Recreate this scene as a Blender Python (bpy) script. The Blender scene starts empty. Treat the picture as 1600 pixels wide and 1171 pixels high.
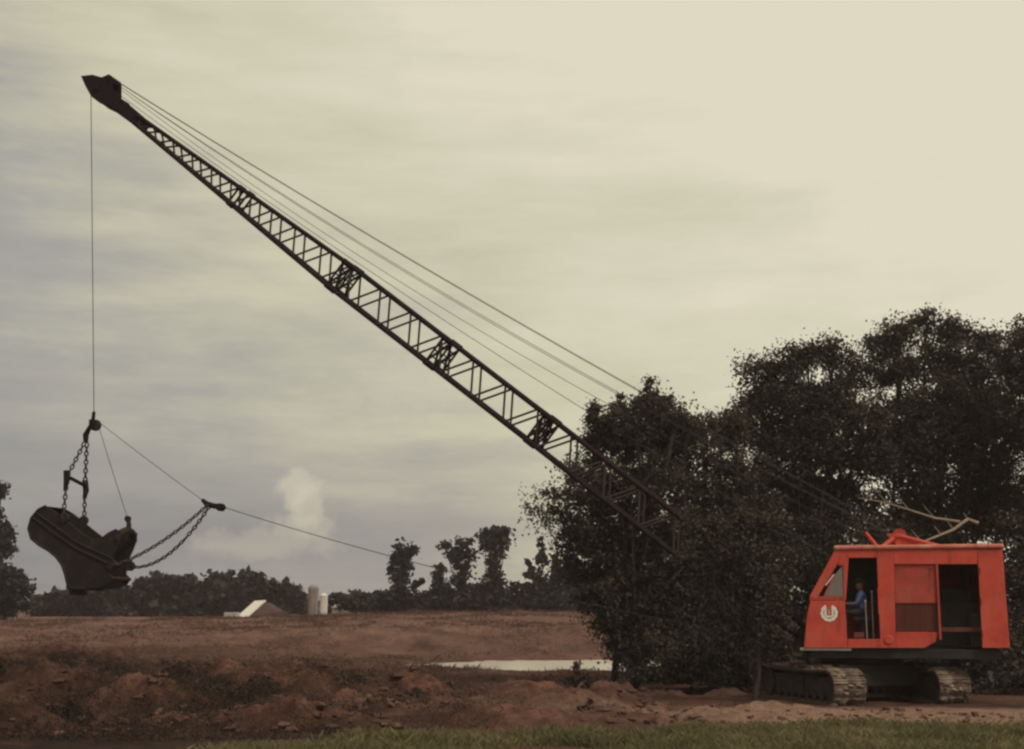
import bpy, math, random
import numpy as np
from mathutils import Vector, Matrix, Quaternion

# ------------------------------------------------------------------ camera, sky, sun, exposure
S = bpy.context.scene
COL = S.collection
W, H, F = 1600.0, 1171.0, 2198.0          # photograph pixels and focal length in those pixels
PITCH = math.radians(9.5)
CAMZ = 2.15
cam_d = bpy.data.cameras.new('camera')
cam = bpy.data.objects.new('camera', cam_d); COL.objects.link(cam)
cam.location = (0, 0, CAMZ)
cam.rotation_euler = (math.pi / 2 + PITCH, 0, 0)
cam_d.sensor_fit = 'HORIZONTAL'; cam_d.sensor_width = 36.0
cam_d.lens = 36.0 * F / W
cam_d.clip_start = 0.1; cam_d.clip_end = 9000
S.camera = cam

SUN_AZ = math.radians(140)                 # from north (+Y) clockwise: behind the camera, to its right
SUN_EL = math.radians(48)
sun_vec = Vector((math.sin(SUN_AZ) * math.cos(SUN_EL), math.cos(SUN_AZ) * math.cos(SUN_EL), math.sin(SUN_EL)))
sd = bpy.data.lights.new('sun', 'SUN'); sd.energy = 2.0; sd.angle = math.radians(14); sd.color = (1.0, 0.90, 0.74)
so = bpy.data.objects.new('sun', sd); COL.objects.link(so)
so.rotation_euler = sun_vec.to_track_quat('Z', 'Y').to_euler()
so.location = (20, -20, 40)

wd = bpy.data.worlds.new('World'); S.world = wd; wd.use_nodes = True
nt = wd.node_tree; nt.nodes.clear()
def wn(t, **k):
    n = nt.nodes.new(t)
    for a, b in k.items(): setattr(n, a, b)
    return n
def wmath(op, a, b=None, clamp=False):
    n = wn('ShaderNodeMath', operation=op); n.use_clamp = clamp
    for i, v in enumerate((a, b)):
        if v is None: continue
        if isinstance(v, (int, float)): n.inputs[i].default_value = v
        else: nt.links.new(v, n.inputs[i])
    return n.outputs[0]
def wmix(fac, a, b):
    n = wn('ShaderNodeMix', data_type='RGBA')
    for i, v in ((0, fac), (6, a), (7, b)):
        if isinstance(v, (int, float)): n.inputs[i].default_value = v
        elif isinstance(v, tuple): n.inputs[i].default_value = (*v, 1)
        else: nt.links.new(v, n.inputs[i])
    return n.outputs[2]
sky = wn('ShaderNodeTexSky', sky_type='NISHITA'); sky.sun_disc = False
sky.sun_elevation = SUN_EL; sky.sun_rotation = SUN_AZ; sky.dust_density = 4.0; sky.air_density = 1.2
tc = wn('ShaderNodeTexCoord')
sep = wn('ShaderNodeSeparateXYZ'); nt.links.new(tc.outputs['Generated'], sep.inputs[0])
dx, dz = sep.outputs[0], sep.outputs[2]
def wnoise(scale3, sc, det, rough, loc=(0, 0, 0)):
    m = wn('ShaderNodeMapping'); m.inputs['Scale'].default_value = scale3; m.inputs['Location'].default_value = loc
    nt.links.new(tc.outputs['Generated'], m.inputs[0])
    n = wn('ShaderNodeTexNoise'); n.inputs['Scale'].default_value = sc; n.inputs['Detail'].default_value = det
    n.inputs['Roughness'].default_value = rough; nt.links.new(m.outputs[0], n.inputs['Vector'])
    return n.outputs[0]
band = wnoise((1, 1, 6.0), 2.6, 8, 0.6, (3.1, 0.4, 1.7))
soft = wnoise((1, 1, 2.5), 1.6, 3, 0.5, (7.3, 2.2, 0.4))
f = wmath('ADD', wmath('MULTIPLY', dx, 1.25), wmath('MULTIPLY', wmath('SUBTRACT', dz, 0.17), 1.5))
f = wmath('ADD', f, wmath('MULTIPLY', wmath('SUBTRACT', band, 0.5), 1.0))
f = wmath('ADD', f, wmath('MULTIPLY', wmath('SUBTRACT', soft, 0.5), 0.7))
fine = wnoise((1, 1, 3.2), 9.0, 9, 0.66, (1.2, 5.1, 2.7))
f = wmath('ADD', f, wmath('MULTIPLY', wmath('SUBTRACT', fine, 0.5), 0.42))
f = wmath('ADD', f, 0.64, clamp=True)
ramp = wn('ShaderNodeValToRGB'); nt.links.new(f, ramp.inputs[0])
el = ramp.color_ramp.elements
el[0].position = 0.0; el[0].color = (2.6, 2.58, 2.66, 1)
el[1].position = 1.0; el[1].color = (8.1, 7.5, 5.75, 1)
e = el.new(0.35); e.color = (4.1, 3.85, 3.4, 1)
e = el.new(0.65); e.color = (6.4, 6.05, 4.25, 1)
cloud = ramp.outputs[0]
# one towering cumulus low over the far fields
cu_dir = None
def ray(px, py):
    u, v = (px - W / 2) / F, (H / 2 - py) / F
    return Vector((u, math.cos(PITCH) - v * math.sin(PITCH), math.sin(PITCH) + v * math.cos(PITCH)))
def cumulus(px, py, rx, ry, amt):
    d0 = ray(px, py).normalized()
    sub = wn('ShaderNodeVectorMath', operation='SUBTRACT'); nt.links.new(tc.outputs['Generated'], sub.inputs[0]); sub.inputs[1].default_value = d0
    sc = wn('ShaderNodeVectorMath', operation='MULTIPLY'); nt.links.new(sub.outputs[0], sc.inputs[0])
    sc.inputs[1].default_value = (F / rx, F / rx * .6, F / ry)
    ln = wn('ShaderNodeVectorMath', operation='LENGTH'); nt.links.new(sc.outputs[0], ln.inputs[0])
    puff = wnoise((1, 1, 1), 55, 6, 0.65, (px * .01, 0, 0))
    d = wmath('ADD', ln.outputs['Value'], wmath('MULTIPLY', wmath('SUBTRACT', puff, 0.5), 2.6))
    mr = wn('ShaderNodeMapRange'); mr.interpolation_type = 'SMOOTHSTEP'
    nt.links.new(d, mr.inputs[0]); mr.inputs[1].default_value = 1.35; mr.inputs[2].default_value = 0.6
    mr.inputs[3].default_value = 0; mr.inputs[4].default_value = amt
    return mr.outputs[0]
for args in ((466, 762, 28, 26, .55), (480, 794, 32, 32, .5), (472, 822, 46, 18, .3), (640, 600, 80, 40, .3), (400, 850, 110, 22, .25)):
    cloud = wmix(cumulus(*args), cloud, (7.0, 6.35, 4.8))
col = wmix(0.90, sky.outputs[0], cloud)
bg = wn('ShaderNodeBackground'); bg.inputs['Strength'].default_value = 0.1
nt.links.new(col, bg.inputs[0])
out = wn('ShaderNodeOutputWorld'); nt.links.new(bg.outputs[0], out.inputs[0])

S.view_settings.view_transform = 'Standard'; S.view_settings.look = 'None'
S.view_settings.exposure = 0.0; S.view_settings.gamma = 1.0
S.render.engine = 'CYCLES'
S.cycles.use_denoising = True
S.cycles.max_bounces = 6; S.cycles.transparent_max_bounces = 8; S.cycles.volume_bounces = 1
S.cycles.pixel_filter_type = 'BLACKMAN_HARRIS'; S.cycles.filter_width = 2.5

def at(px, py, Y):
    """the point of the place at depth Y that the photograph shows at a pixel"""
    d = ray(px, py); k = Y / d.y
    return Vector((d.x * k, Y, CAMZ + d.z * k))

# ------------------------------------------------------------------ helpers
rng = np.random.default_rng(11)
random.seed(5)
WLOC = {}
def tag(o, label=None, cat=None, group=None, kind=None):
    for k, v in (('label', label), ('category', cat), ('group', group), ('kind', kind)):
        if v: o[k] = v
    return o
def place(o, wloc, parent):
    o.parent = parent
    WLOC[o.name] = Vector(wloc)
    o.location = Vector(wloc) - (WLOC[parent.name] if parent else Vector((0, 0, 0)))
    return o
def empty(name, loc, label=None, cat=None, group=None, parent=None):
    o = bpy.data.objects.new(name, None); COL.objects.link(o); o.empty_display_size = 0.2
    place(o, loc, parent); return tag(o, label, cat, group)

class MB:
    def __init__(s): s.v = []; s.f = []; s.sm = []
    def add(s, vs, fs, smooth=False):
        b = len(s.v); s.v += [tuple(p) for p in vs]
        s.f += [tuple(i + b for i in q) for q in fs]; s.sm += [smooth] * len(fs); return s
    def box(s, c, size, rot=None):
        x, y, z = (a / 2 for a in size); m = rot or Matrix.Identity(3); c = Vector(c)
        vs = [c + m @ Vector((i * x, j * y, k * z)) for i in (-1, 1) for j in (-1, 1) for k in (-1, 1)]
        return s.add(vs, [(0, 1, 3, 2), (4, 6, 7, 5), (0, 4, 5, 1), (2, 3, 7, 6), (0, 2, 6, 4), (1, 5, 7, 3)])
    def prism(s, pts, d):
        """a polygon of 3-D points swept along d"""
        n = len(pts); d = Vector(d); p = [Vector(q) for q in pts]
        vs = p + [q + d for q in p]
        fs = [tuple(range(n))[::-1], tuple(range(n, 2 * n))] + [(i, (i + 1) % n, (i + 1) % n + n, i + n) for i in range(n)]
        return s.add(vs, fs)
    def tube(s, path, r, n=8, cap=True):
        path = [Vector(p) for p in path]; m = len(path)
        rs = list(r) if hasattr(r, '__len__') else [r] * m
        vs = []; up = None
        for i, p in enumerate(path):
            t = (path[min(i + 1, m - 1)] - path[max(i - 1, 0)]).normalized()
            if up is None: up = t.orthogonal().normalized()
            up = (up - t * up.dot(t)).normalized(); b = t.cross(up)
            vs += [p + (up * math.cos(2 * math.pi * k / n) + b * math.sin(2 * math.pi * k / n)) * rs[i] for k in range(n)]
        fs = [(i * n + k, i * n + (k + 1) % n, (i + 1) * n + (k + 1) % n, (i + 1) * n + k) for i in range(m - 1) for k in range(n)]
        s.add(vs, fs, True)
        if cap: s.add(vs[:n], [tuple(range(n))[::-1]]); s.add(vs[-n:], [tuple(range(n))])
        return s
    def disc(s, c, axis, prof, n=20):
        """lathe: prof = [(offset along axis, radius)...]"""
        c = Vector(c); a = Vector(axis).normalized(); u = a.orthogonal().normalized(); w = a.cross(u); m = len(prof)
        vs = [c + a * o + (u * math.cos(2 * math.pi * k / n) + w * math.sin(2 * math.pi * k / n)) * r for o, r in prof for k in range(n)]
        fs = [(i * n + k, (i + 1) * n + k, (i + 1) * n + (k + 1) % n, i * n + (k + 1) % n) for i in range(m - 1) for k in range(n)]
        s.add(vs, fs); s.add(vs[:n], [tuple(range(n))]); s.add(vs[-n:], [tuple(range(n))[::-1]]); return s
    def build(s, name, mat, parent=None, label=None, cat=None, group=None, kind=None, bevel=0):
        return mesh_obj(name, np.array(s.v, dtype=float), s.f, mat, parent, s.sm, label, cat, group, kind, bevel)

def mesh_obj(name, v, f, mat, parent=None, smooth=None, label=None, cat=None, group=None, kind=None, bevel=0, base=False):
    lo, hi = v.min(0), v.max(0); c = (lo + hi) / 2
    if parent is None or base: c[2] = lo[2]
    me = bpy.data.meshes.new(name); me.from_pydata((v - c).tolist(), [], f); me.update()
    if smooth is not None: me.polygons.foreach_set('use_smooth', list(smooth))
    for m in (mat if isinstance(mat, (list, tuple)) else [mat]): me.materials.append(m)
    o = bpy.data.objects.new(name, me); COL.objects.link(o); place(o, c, parent)
    if bevel:
        b = o.modifiers.new('bevel', 'BEVEL'); b.width = bevel; b.segments = 2; b.limit_method = 'ANGLE'
    return tag(o, label, cat, group, kind)

def quads_obj(name, V, mat, parent=None, label=None, cat=None, group=None, kind=None, k=4):
    """V: (n,k,3) array of separate faces, made fast"""
    n = len(V); v = V.reshape(-1, 3); lo, hi = v.min(0), v.max(0); c = (lo + hi) / 2; c[2] = lo[2]
    me = bpy.data.meshes.new(name)
    me.vertices.add(n * k); me.vertices.foreach_set('co', (v - c).astype(np.float32).ravel())
    me.loops.add(n * k); me.loops.foreach_set('vertex_index', np.arange(n * k, dtype=np.int32))
    me.polygons.add(n); me.polygons.foreach_set('loop_start', np.arange(0, n * k, k, dtype=np.int32))
    me.update(calc_edges=True); me.materials.append(mat)
    o = bpy.data.objects.new(name, me); COL.objects.link(o); place(o, c, parent)
    return tag(o, label, cat, group, kind)

# ------------------------------------------------------------------ numpy noise
def hash2(ix, iy, seed):
    h = (ix.astype(np.int64) * 374761393 + iy.astype(np.int64) * 668265263 + seed * 1442695041) & 0xffffffff
    h = ((h ^ (h >> 13)) * 1274126177) & 0xffffffff
    return ((h ^ (h >> 16)) & 0xffff) / 65535.0
def vnoise(x, y, seed=0):
    ix, iy = np.floor(x), np.floor(y); fx, fy = x - ix, y - iy
    fx = fx * fx * (3 - 2 * fx); fy = fy * fy * (3 - 2 * fy)
    a, b = hash2(ix, iy, seed), hash2(ix + 1, iy, seed); c, d = hash2(ix, iy + 1, seed), hash2(ix + 1, iy + 1, seed)
    return (a + (b - a) * fx) * (1 - fy) + (c + (d - c) * fx) * fy
def fbm(x, y, oct=4, seed=0, gain=.5):
    t = 0; amp = 1; n = 0
    for i in range(oct):
        t = t + amp * (vnoise(x * 2 ** i + i * 17.3, y * 2 ** i - i * 9.1, seed + i) - .5); n += amp; amp *= gain
    return t / n * 2
def sstep(a, b, x):
    t = np.clip((x - a) / (b - a), 0, 1); return t * t * (3 - 2 * t)

# ------------------------------------------------------------------ materials
def mat(name):
    m = bpy.data.materials.new(name); m.use_nodes = True
    t = m.node_tree; b = t.nodes['Principled BSDF']; return m, t, b
def tnoise(t, scale, det=4, rough=.55, coord='Object', scale3=None):
    c = t.nodes.new('ShaderNodeTexCoord'); n = t.nodes.new('ShaderNodeTexNoise')
    n.inputs['Scale'].default_value = scale; n.inputs['Detail'].default_value = det; n.inputs['Roughness'].default_value = rough
    src = c.outputs[coord]
    if coord == 'World':
        src = None
    if scale3:
        mp = t.nodes.new('ShaderNodeMapping'); mp.inputs['Scale'].default_value = scale3
        t.links.new(src, mp.inputs[0]); src = mp.outputs[0]
    t.links.new(src, n.inputs['Vector']); return n.outputs[0]
def tramp(t, fac, stops):
    r = t.nodes.new('ShaderNodeValToRGB'); t.links.new(fac, r.inputs[0]); el = r.color_ramp.elements
    el[0].position = stops[0][0]; el[0].color = (*stops[0][1], 1); el[1].position = stops[-1][0]; el[1].color = (*stops[-1][1], 1)
    for p, c in stops[1:-1]: q = el.new(p); q.color = (*c, 1)
    return r.outputs[0]
def tmix(t, fac, a, b):
    n = t.nodes.new('ShaderNodeMix'); n.data_type = 'RGBA'
    for i, v in ((0, fac), (6, a), (7, b)):
        if isinstance(v, (int, float)): n.inputs[i].default_value = v
        elif isinstance(v, tuple): n.inputs[i].default_value = (*v, 1)
        else: t.links.new(v, n.inputs[i])
    return n.outputs[2]
def tbump(t, b, h, strength=.3, dist=.02):
    n = t.nodes.new('ShaderNodeBump'); n.inputs['Strength'].default_value = strength; n.inputs['Distance'].default_value = dist
    t.links.new(h, n.inputs['Height']); t.links.new(n.outputs[0], b.inputs['Normal'])
def simple(name, stops, scale=3, rough=.7, metal=0, bump=.2, det=5, coord='Object', spec=.3, scale3=None):
    m, t, b = mat(name); n = tnoise(t, scale, det, .6, coord, scale3)
    t.links.new(tramp(t, n, stops), b.inputs['Base Color']); b.inputs['Roughness'].default_value = rough; b.inputs['Metallic'].default_value = metal
    b.inputs['Specular IOR Level'].default_value = spec
    if bump: tbump(t, b, n, bump)
    return m
def paint(name, base, dark, dust):
    """weathered machine paint: blotchy fading, dust runs"""
    m, t, b = mat(name)
    n1 = tnoise(t, 1.3, 5, .6, 'Object'); n2 = tnoise(t, 9, 5, .65, 'Object', (1, 1, .25)); n3 = tnoise(t, 30, 3, .6)
    c = tramp(t, n1, [(.34, dark), (.50, base), (.66, (base[0] * 1.02, base[1] * 1.5, base[2] * 1.5))])
    f2 = tramp(t, n2, [(.52, (0, 0, 0)), (.75, (.45, .45, .45))])
    c = tmix(t, f2, c, dust)
    n4 = tnoise(t, 3.0, 7, .72, 'Object', (1.6, 1.6, .35))
    c = tmix(t, tramp(t, n4, [(.54, (0, 0, 0)), (.70, (.75, .75, .75))]), c, (dark[0] * .42, dark[1] * .75, dark[2] * .75))
    t.links.new(c, b.inputs['Base Color']); b.inputs['Roughness'].default_value = .62; b.inputs['Specular IOR Level'].default_value = .3
    tbump(t, b, n3, .08, .01); return m
def leafmat(name, stops, scale=.55, trans=.25):
    m, t, b = mat(name)
    n = tnoise(t, scale, 5, .7); n2 = tnoise(t, scale * 9, 2, .6)
    mx = t.nodes.new('ShaderNodeMath'); mx.operation = 'ADD'; t.links.new(n, mx.inputs[0])
    ms = t.nodes.new('ShaderNodeMath'); ms.operation = 'MULTIPLY_ADD'; t.links.new(n2, ms.inputs[0]); ms.inputs[1].default_value = .5; ms.inputs[2].default_value = -.25
    t.links.new(ms.outputs[0], mx.inputs[1])
    c = tramp(t, mx.outputs[0], stops)
    t.links.new(c, b.inputs['Base Color']); b.inputs['Roughness'].default_value = .6; b.inputs['Specular IOR Level'].default_value = .25
    tr = t.nodes.new('ShaderNodeBsdfTranslucent'); t.links.new(c, tr.inputs[0])
    mxs = t.nodes.new('ShaderNodeMixShader'); mxs.inputs[0].default_value = trans
    o = t.nodes['Material Output']; t.links.new(b.outputs[0], mxs.inputs[1]); t.links.new(tr.outputs[0], mxs.inputs[2]); t.links.new(mxs.outputs[0], o.inputs[0])
    return m

M = {}
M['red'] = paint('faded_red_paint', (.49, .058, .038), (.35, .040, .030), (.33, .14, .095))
M['roof_red'] = paint('edge_lit_red_paint', (.52, .17, .13), (.45, .11, .08), (.45, .24, .18))  # lighter than the walls: sky light on the roof edge put into the colour
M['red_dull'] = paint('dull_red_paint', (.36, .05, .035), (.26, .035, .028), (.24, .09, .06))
M['steel'] = simple('dark_boom_steel', [(.3, (.011, .007, .0095)), (.7, (.026, .017, .020))], 6, .9, 0, spec=.05)
M['lace'] = simple('lacing_steel', [(.3, (.034, .025, .025)), (.7, (.07, .052, .049))], 5, .85, 0, spec=.1)
M['black'] = simple('greasy_black_steel', [(.3, (.012, .010, .010)), (.7, (.03, .024, .022))], 4, .75)
M['rope'] = simple('wire_rope', [(.3, (.022, .018, .017)), (.7, (.045, .038, .034))], 40, .6, .3)
M['chain'] = simple('rusty_chain', [(.3, (.03, .021, .022)), (.7, (.07, .048, .046))], 20, .8)
M['bucket'] = simple('bucket_steel', [(.3, (.008, .006, .006)), (.55, (.016, .011, .009)), (.8, (.055, .026, .016))], 2.6, .85, 0, .5)
M['mudsteel'] = simple('mud_caked_steel', [(.30, (.034, .024, .019)), (.5, (.105, .075, .057)), (.70, (.28, .21, .162))], 3.2, .9, 0, .6)
M['trackside'] = simple('oily_track_steel', [(.3, (.02, .016, .014)), (.75, (.085, .06, .045))], 5, .85, 0, .4)
M['grille'] = simple('dusty_grille', [(.3, (.075, .022, .018)), (.7, (.15, .045, .034))], 6, .8)
M['white'] = simple('white_paint', [(.3, (.62, .58, .5)), (.7, (.78, .74, .66))], 8, .6, 0, .05)
M['galv'] = simple('pale_metal', [(.3, (.30, .27, .24)), (.7, (.45, .41, .36))], 6, .5, .3)
M['bark'] = simple('bark', [(.3, (.016, .012, .011)), (.7, (.042, .032, .028))], 4, .9, 0, .6, scale3=(4, 4, .6))
M['deadwood'] = simple('bare_dead_wood', [(.3, (.17, .125, .095)), (.7, (.27, .20, .15))], 4, .9, 0, .5)
M['leaf_dark'] = leafmat('dark_leaves', [(.28, (.017, .0135, .0125)), (.5, (.036, .030, .024)), (.78, (.082, .070, .044))])
M['leaf_mid'] = leafmat('olive_leaves', [(.28, (.019, .0155, .014)), (.5, (.042, .035, .027)), (.78, (.098, .084, .052))])
M['leaf_airy'] = leafmat('russet_leaves', [(.28, (.034, .026, .022)), (.5, (.065, .052, .040)), (.75, (.12, .095, .065))], trans=.35)
M['leaf_far'] = leafmat('far_leaves', [(.28, (.012, .011, .012)), (.5, (.022, .021, .020)), (.75, (.045, .041, .035))], .25)
M['weed'] = leafmat('dry_weeds', [(.28, (.03, .015, .012)), (.5, (.085, .042, .032)), (.75, (.19, .10, .074))], .35)
M['grass'] = leafmat('grass_blades', [(.28, (.085, .076, .036)), (.5, (.145, .128, .060)), (.75, (.24, .192, .108))], .6, .3)
M['soil'] = simple('clod_soil', [(.25, (.03, .015, .012)), (.5, (.08, .040, .030)), (.8, (.17, .09, .068))], 1.2, .95, 0, .5)

# ------------------------------------------------------------------ ground
CR = at(1348, 1093, 35.0)                     # slewing centre of the crane on the plan
CX, CY = CR.x, 35.0
HEAPS = [  # x, y, rx, ry, h : loose spoil that is part of the ground
    (-9.2, 26.8, .9, .6, .34), (-6.3, 26.4, .8, .5, .30), (-3.6, 31.2, .9, .7, .34), (-1.0, 31.6, .8, .6, .26), (-7.0, 36.5, 1.0, .8, .42), (-11.2, 37, 1.2, .9, .45), (-4.6, 39.5, 1.1, .9, .36), (0.2, 36.4, .8, .6, .24), (2.4, 34.4, .8, .5, .22), (-9.4, 45, 1.6, 1.1, .4),
    (-7.6, 30.0, 1.5, 1.0, .42), (-4.6, 27.4, 1.5, .7, .38), (-2.2, 29.5, 1.6, 1.0, .30), (-10.5, 33, 2.2, 1.6, .5), (-5.4, 34, 1.8, 1.4, .45),
    (-2.4, 36.5, 1.6, 1.3, .40), (0.6, 33, 1.4, 1.0, .22), (-8.5, 40, 2.6, 2.0, .45), (-13.5, 42, 3, 2.4, .5), (-12.5, 28.5, 2.4, 1.0, .3),
    (-16, 52, 4, 3, .5), (3.6, 28.6, 2.2, .5, .16), (0.5, 28.0, 1.6, .5, .18), (5.5, 31, 1.5, .6, .12)]
def ground_z(x, y):
    x = np.asarray(x, float); y = np.asarray(y, float)
    left = sstep(-4, -34, x * 130 / np.maximum(y, 60))
    far = 1.92 - .62 * left
    bank = sstep(79, 93, y) * .55 + sstep(96, 120, y) * .45
    z = far * bank
    pe = np.hypot((x - 7.3) / 13.0, (y - 71.2) / 8.9) + .20 * fbm(x * .6, y * .35, 4, 15, .65)
    z = z - .62 * sstep(1.12, .84, pe)
    rough = sstep(26.2, 29.5, y - .10 * (x + 2) ) * (1 - .8 * sstep(3.5, 7.5, x) * sstep(52, 44, y))
    rough = rough * (1 - .55 * sstep(70, 120, y)) * sstep(.95, 1.3, pe)
    basin = sstep(34, 46, y) * sstep(90, 80, y) * sstep(-17, -7, x)
    z = z - .42 * basin; rough = rough * (1 - .6 * basin)
    z = z + rough * (.38 * fbm(x * .5, y * .36, 3, 5) + .30 * fbm(x * 1.5, y * 1.3, 4, 9, .68))
    z = z + .035 * fbm(x * 1.4, y * 1.4, 3, 3) * sstep(.95, 1.3, pe)
    for hx, hy, rx, ry, h in HEAPS:
        h = h * (1.5 if hx < -1 else 1.15)
        q = ((x - hx) / rx) ** 2 + ((y - hy) / ry) ** 2
        z = z + h * np.exp(-q * 1.1) * (1 + .7 * fbm(x * 1.5, y * 1.5, 4, 21, .6))
    # ruts along the edge of the grass
    line = 26.6 + .035 * (x - 2) + .3 * fbm(x * .3, x * 0 + 2.2, 2, 31)
    z = z - .16 * np.exp(-((y - line) / .35) ** 2) * sstep(-8.5, -5, x) * sstep(5.5, 2.5, x)
    line2 = 25.0 + .55 * fbm(x * .25, x * 0 + 7.2, 2, 41) - .10 * (x + 5)
    z = z - .18 * np.exp(-((y - line2) / .3) ** 2) * sstep(-10, -8, x) * sstep(-2.5, -4, x)
    # the pad under the crane
    d = np.hypot((x - CX) / 1.3, y - CY)
    k = sstep(5.0, 3.2, d)
    return z * (1 - k) + k * (.05 * fbm(x * 1.6, y * 1.6, 4, 77, .6) - .01)
def lines(a, b, step, grow_lo, grow_hi, lo, hi):
    m = list(np.arange(a, b + 1e-6, step)); s = step; q = a
    pre = []
    while q > lo: s *= grow_lo; q -= s; pre.append(q)
    s = step; q = b; post = []
    while q < hi: s *= grow_hi; q += s; post.append(q)
    return np.array(pre[::-1] + m + post)
xs = lines(-15, 15.5, .13, 1.09, 1.09, -2600, 2600)
ys = lines(20, 58, .13, 1.25, 1.035, -300, 4200)
GX, GY = np.meshgrid(xs, ys)
GZ = ground_z(GX, GY)
nx, ny = len(xs), len(ys)
gv = np.stack([GX.ravel(), GY.ravel(), GZ.ravel()], 1)
me = bpy.data.meshes.new('ground')
idx = np.arange(nx * ny).reshape(ny, nx)
fq = np.stack([idx[:-1, :-1], idx[:-1, 1:], idx[1:, 1:], idx[1:, :-1]], -1).reshape(-1, 4)
me.vertices.add(len(gv)); me.vertices.foreach_set('co', gv.astype(np.float32).ravel())
me.loops.add(fq.size); me.loops.foreach_set('vertex_index', fq.astype(np.int32).ravel())
me.polygons.add(len(fq)); me.polygons.foreach_set('loop_start', np.arange(0, fq.size, 4, dtype=np.int32))
me.update(calc_edges=True); me.polygons.foreach_set('use_smooth', np.ones(len(fq), bool))
def zone_grass(x, y):
    edge = 26.3 + 3.4 * fbm(x * .3, y * .25, 4, 51, .6) + .09 * np.clip(x, -20, 20)
    g = sstep(edge + 1.0, edge - 2.2, y + 1.2 * fbm(x * .9, y * .7, 3, 54)) * sstep(-4.9, -3.0, x + 1.6 * fbm(x * .5, y * .9, 3, 52) - (y - 22) * .7) * (1 - sstep(1.6, .6, np.hypot((x - .6) / 1.4, (y - 22.3) / .7)))
    return np.clip(g + .5 * sstep(.1, .5, fbm(x * .5, y * .5, 3, 53)) * sstep(29, 27, y) * sstep(4, 7, x), 0, 1)
def zone_road(x, y):
    e = .6 * fbm(x * .4, y * .4, 3, 61)
    return sstep(33.2, 31.6, y + e) * sstep(25.6, 27.4, y + e - .03 * x) * sstep(0.5, 6.5, x + 2 * e) + .55 * sstep(1.5, .6, np.abs(y - 93 + e)) * sstep(-12, -4, x) + .35 * sstep(3, 0, np.abs(y - 31 + 2 * e)) * sstep(-5, 0, x) * sstep(6, 2, x)
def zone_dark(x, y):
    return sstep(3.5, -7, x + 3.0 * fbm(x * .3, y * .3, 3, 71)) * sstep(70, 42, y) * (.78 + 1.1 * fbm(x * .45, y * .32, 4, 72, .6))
def zone_lit_spoil(x, y):  # spoil earth, with the heap tops lightened in colour as if lit
    m_ = 0 * x
    for hx, hy, rx, ry, h in HEAPS: m_ = np.maximum(m_, np.exp(-(((x - hx) / rx) ** 2 + ((y - hy) / ry) ** 2) * 1.3) * (1 - .45 * (hx < -8)))
    return sstep(.30, .85, m_ + .55 * fbm(x * 1.1, y * 1.1, 4, 88, .6)) * .8
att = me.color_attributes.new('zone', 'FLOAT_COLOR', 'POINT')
zc = np.stack([np.clip(zone_grass(GX, GY), 0, 1).ravel(), np.clip(zone_road(GX, GY), 0, 1).ravel(), np.clip(zone_dark(GX, GY), 0, 1).ravel(), np.clip(zone_lit_spoil(GX, GY), 0, 1).ravel()], 1)
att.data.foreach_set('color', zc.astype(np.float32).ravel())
m, t, b = mat('bare_earth')
va = t.nodes.new('ShaderNodeVertexColor'); va.layer_name = 'zone'
sp = t.nodes.new('ShaderNodeSeparateColor'); t.links.new(va.outputs[0], sp.inputs[0])
n1 = tnoise(t, .35, 6, .65); n2 = tnoise(t, 2.6, 6, .7); n3 = tnoise(t, 14, 4, .7); nw = tnoise(t, .09, 4, .6, scale3=(1, 2.2, 1))
dirt = tramp(t, n2, [(.35, (.024, .012, .010)), (.5, (.075, .036, .028)), (.64, (.18, .094, .071))])
dirt2 = tramp(t, n1, [(.34, (.024, .012, .010)), (.52, (.080, .040, .031)), (.66, (.15, .078, .060)), (.8, (.115, .072, .047))])
dirt = tmix(t, .5, dirt, dirt2)
dirt = tmix(t, tramp(t, nw, [(.4, (0, 0, 0)), (.65, (.5, .5, .5))]), dirt, (.135, .067, .051))
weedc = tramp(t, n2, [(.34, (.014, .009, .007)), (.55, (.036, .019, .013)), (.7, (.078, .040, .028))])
road = tramp(t, n2, [(.3, (.17, .10, .072)), (.7, (.33, .215, .155))])
gras = tramp(t, n2, [(.3, (.075, .065, .030)), (.7, (.16, .135, .065))])
ps = t.nodes.new('ShaderNodeSeparateXYZ'); gm = t.nodes.new('ShaderNodeNewGeometry'); t.links.new(gm.outputs['Position'], ps.inputs[0])
mr = t.nodes.new('ShaderNodeMapRange'); t.links.new(ps.outputs[1], mr.inputs[0]); mr.inputs[1].default_value = 74; mr.inputs[2].default_value = 92; mr.inputs[4].default_value = .6
bankc = tramp(t, n1, [(.36, (.105, .056, .043)), (.62, (.27, .155, .118))])
dirt = tmix(t, mr.outputs[0], dirt, bankc)
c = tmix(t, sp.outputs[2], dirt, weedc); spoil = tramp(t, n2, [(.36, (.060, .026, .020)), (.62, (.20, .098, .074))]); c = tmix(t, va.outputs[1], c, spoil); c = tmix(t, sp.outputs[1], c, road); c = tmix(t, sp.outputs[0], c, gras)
t.links.new(c, b.inputs['Base Color']); b.inputs['Roughness'].default_value = .95; b.inputs['Specular IOR Level'].default_value = .1
hs = t.nodes.new('ShaderNodeMath'); hs.operation = 'MULTIPLY_ADD'; t.links.new(n2, hs.inputs[0]); hs.inputs[1].default_value = 3.0; t.links.new(n3, hs.inputs[2])
tbump(t, b, hs.outputs[0], .9, .09)
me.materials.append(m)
go = bpy.data.objects.new('ground', me); COL.objects.link(go); tag(go, 'bare red-brown earth of the diggings with a grassy verge in front', kind='structure')

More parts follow.
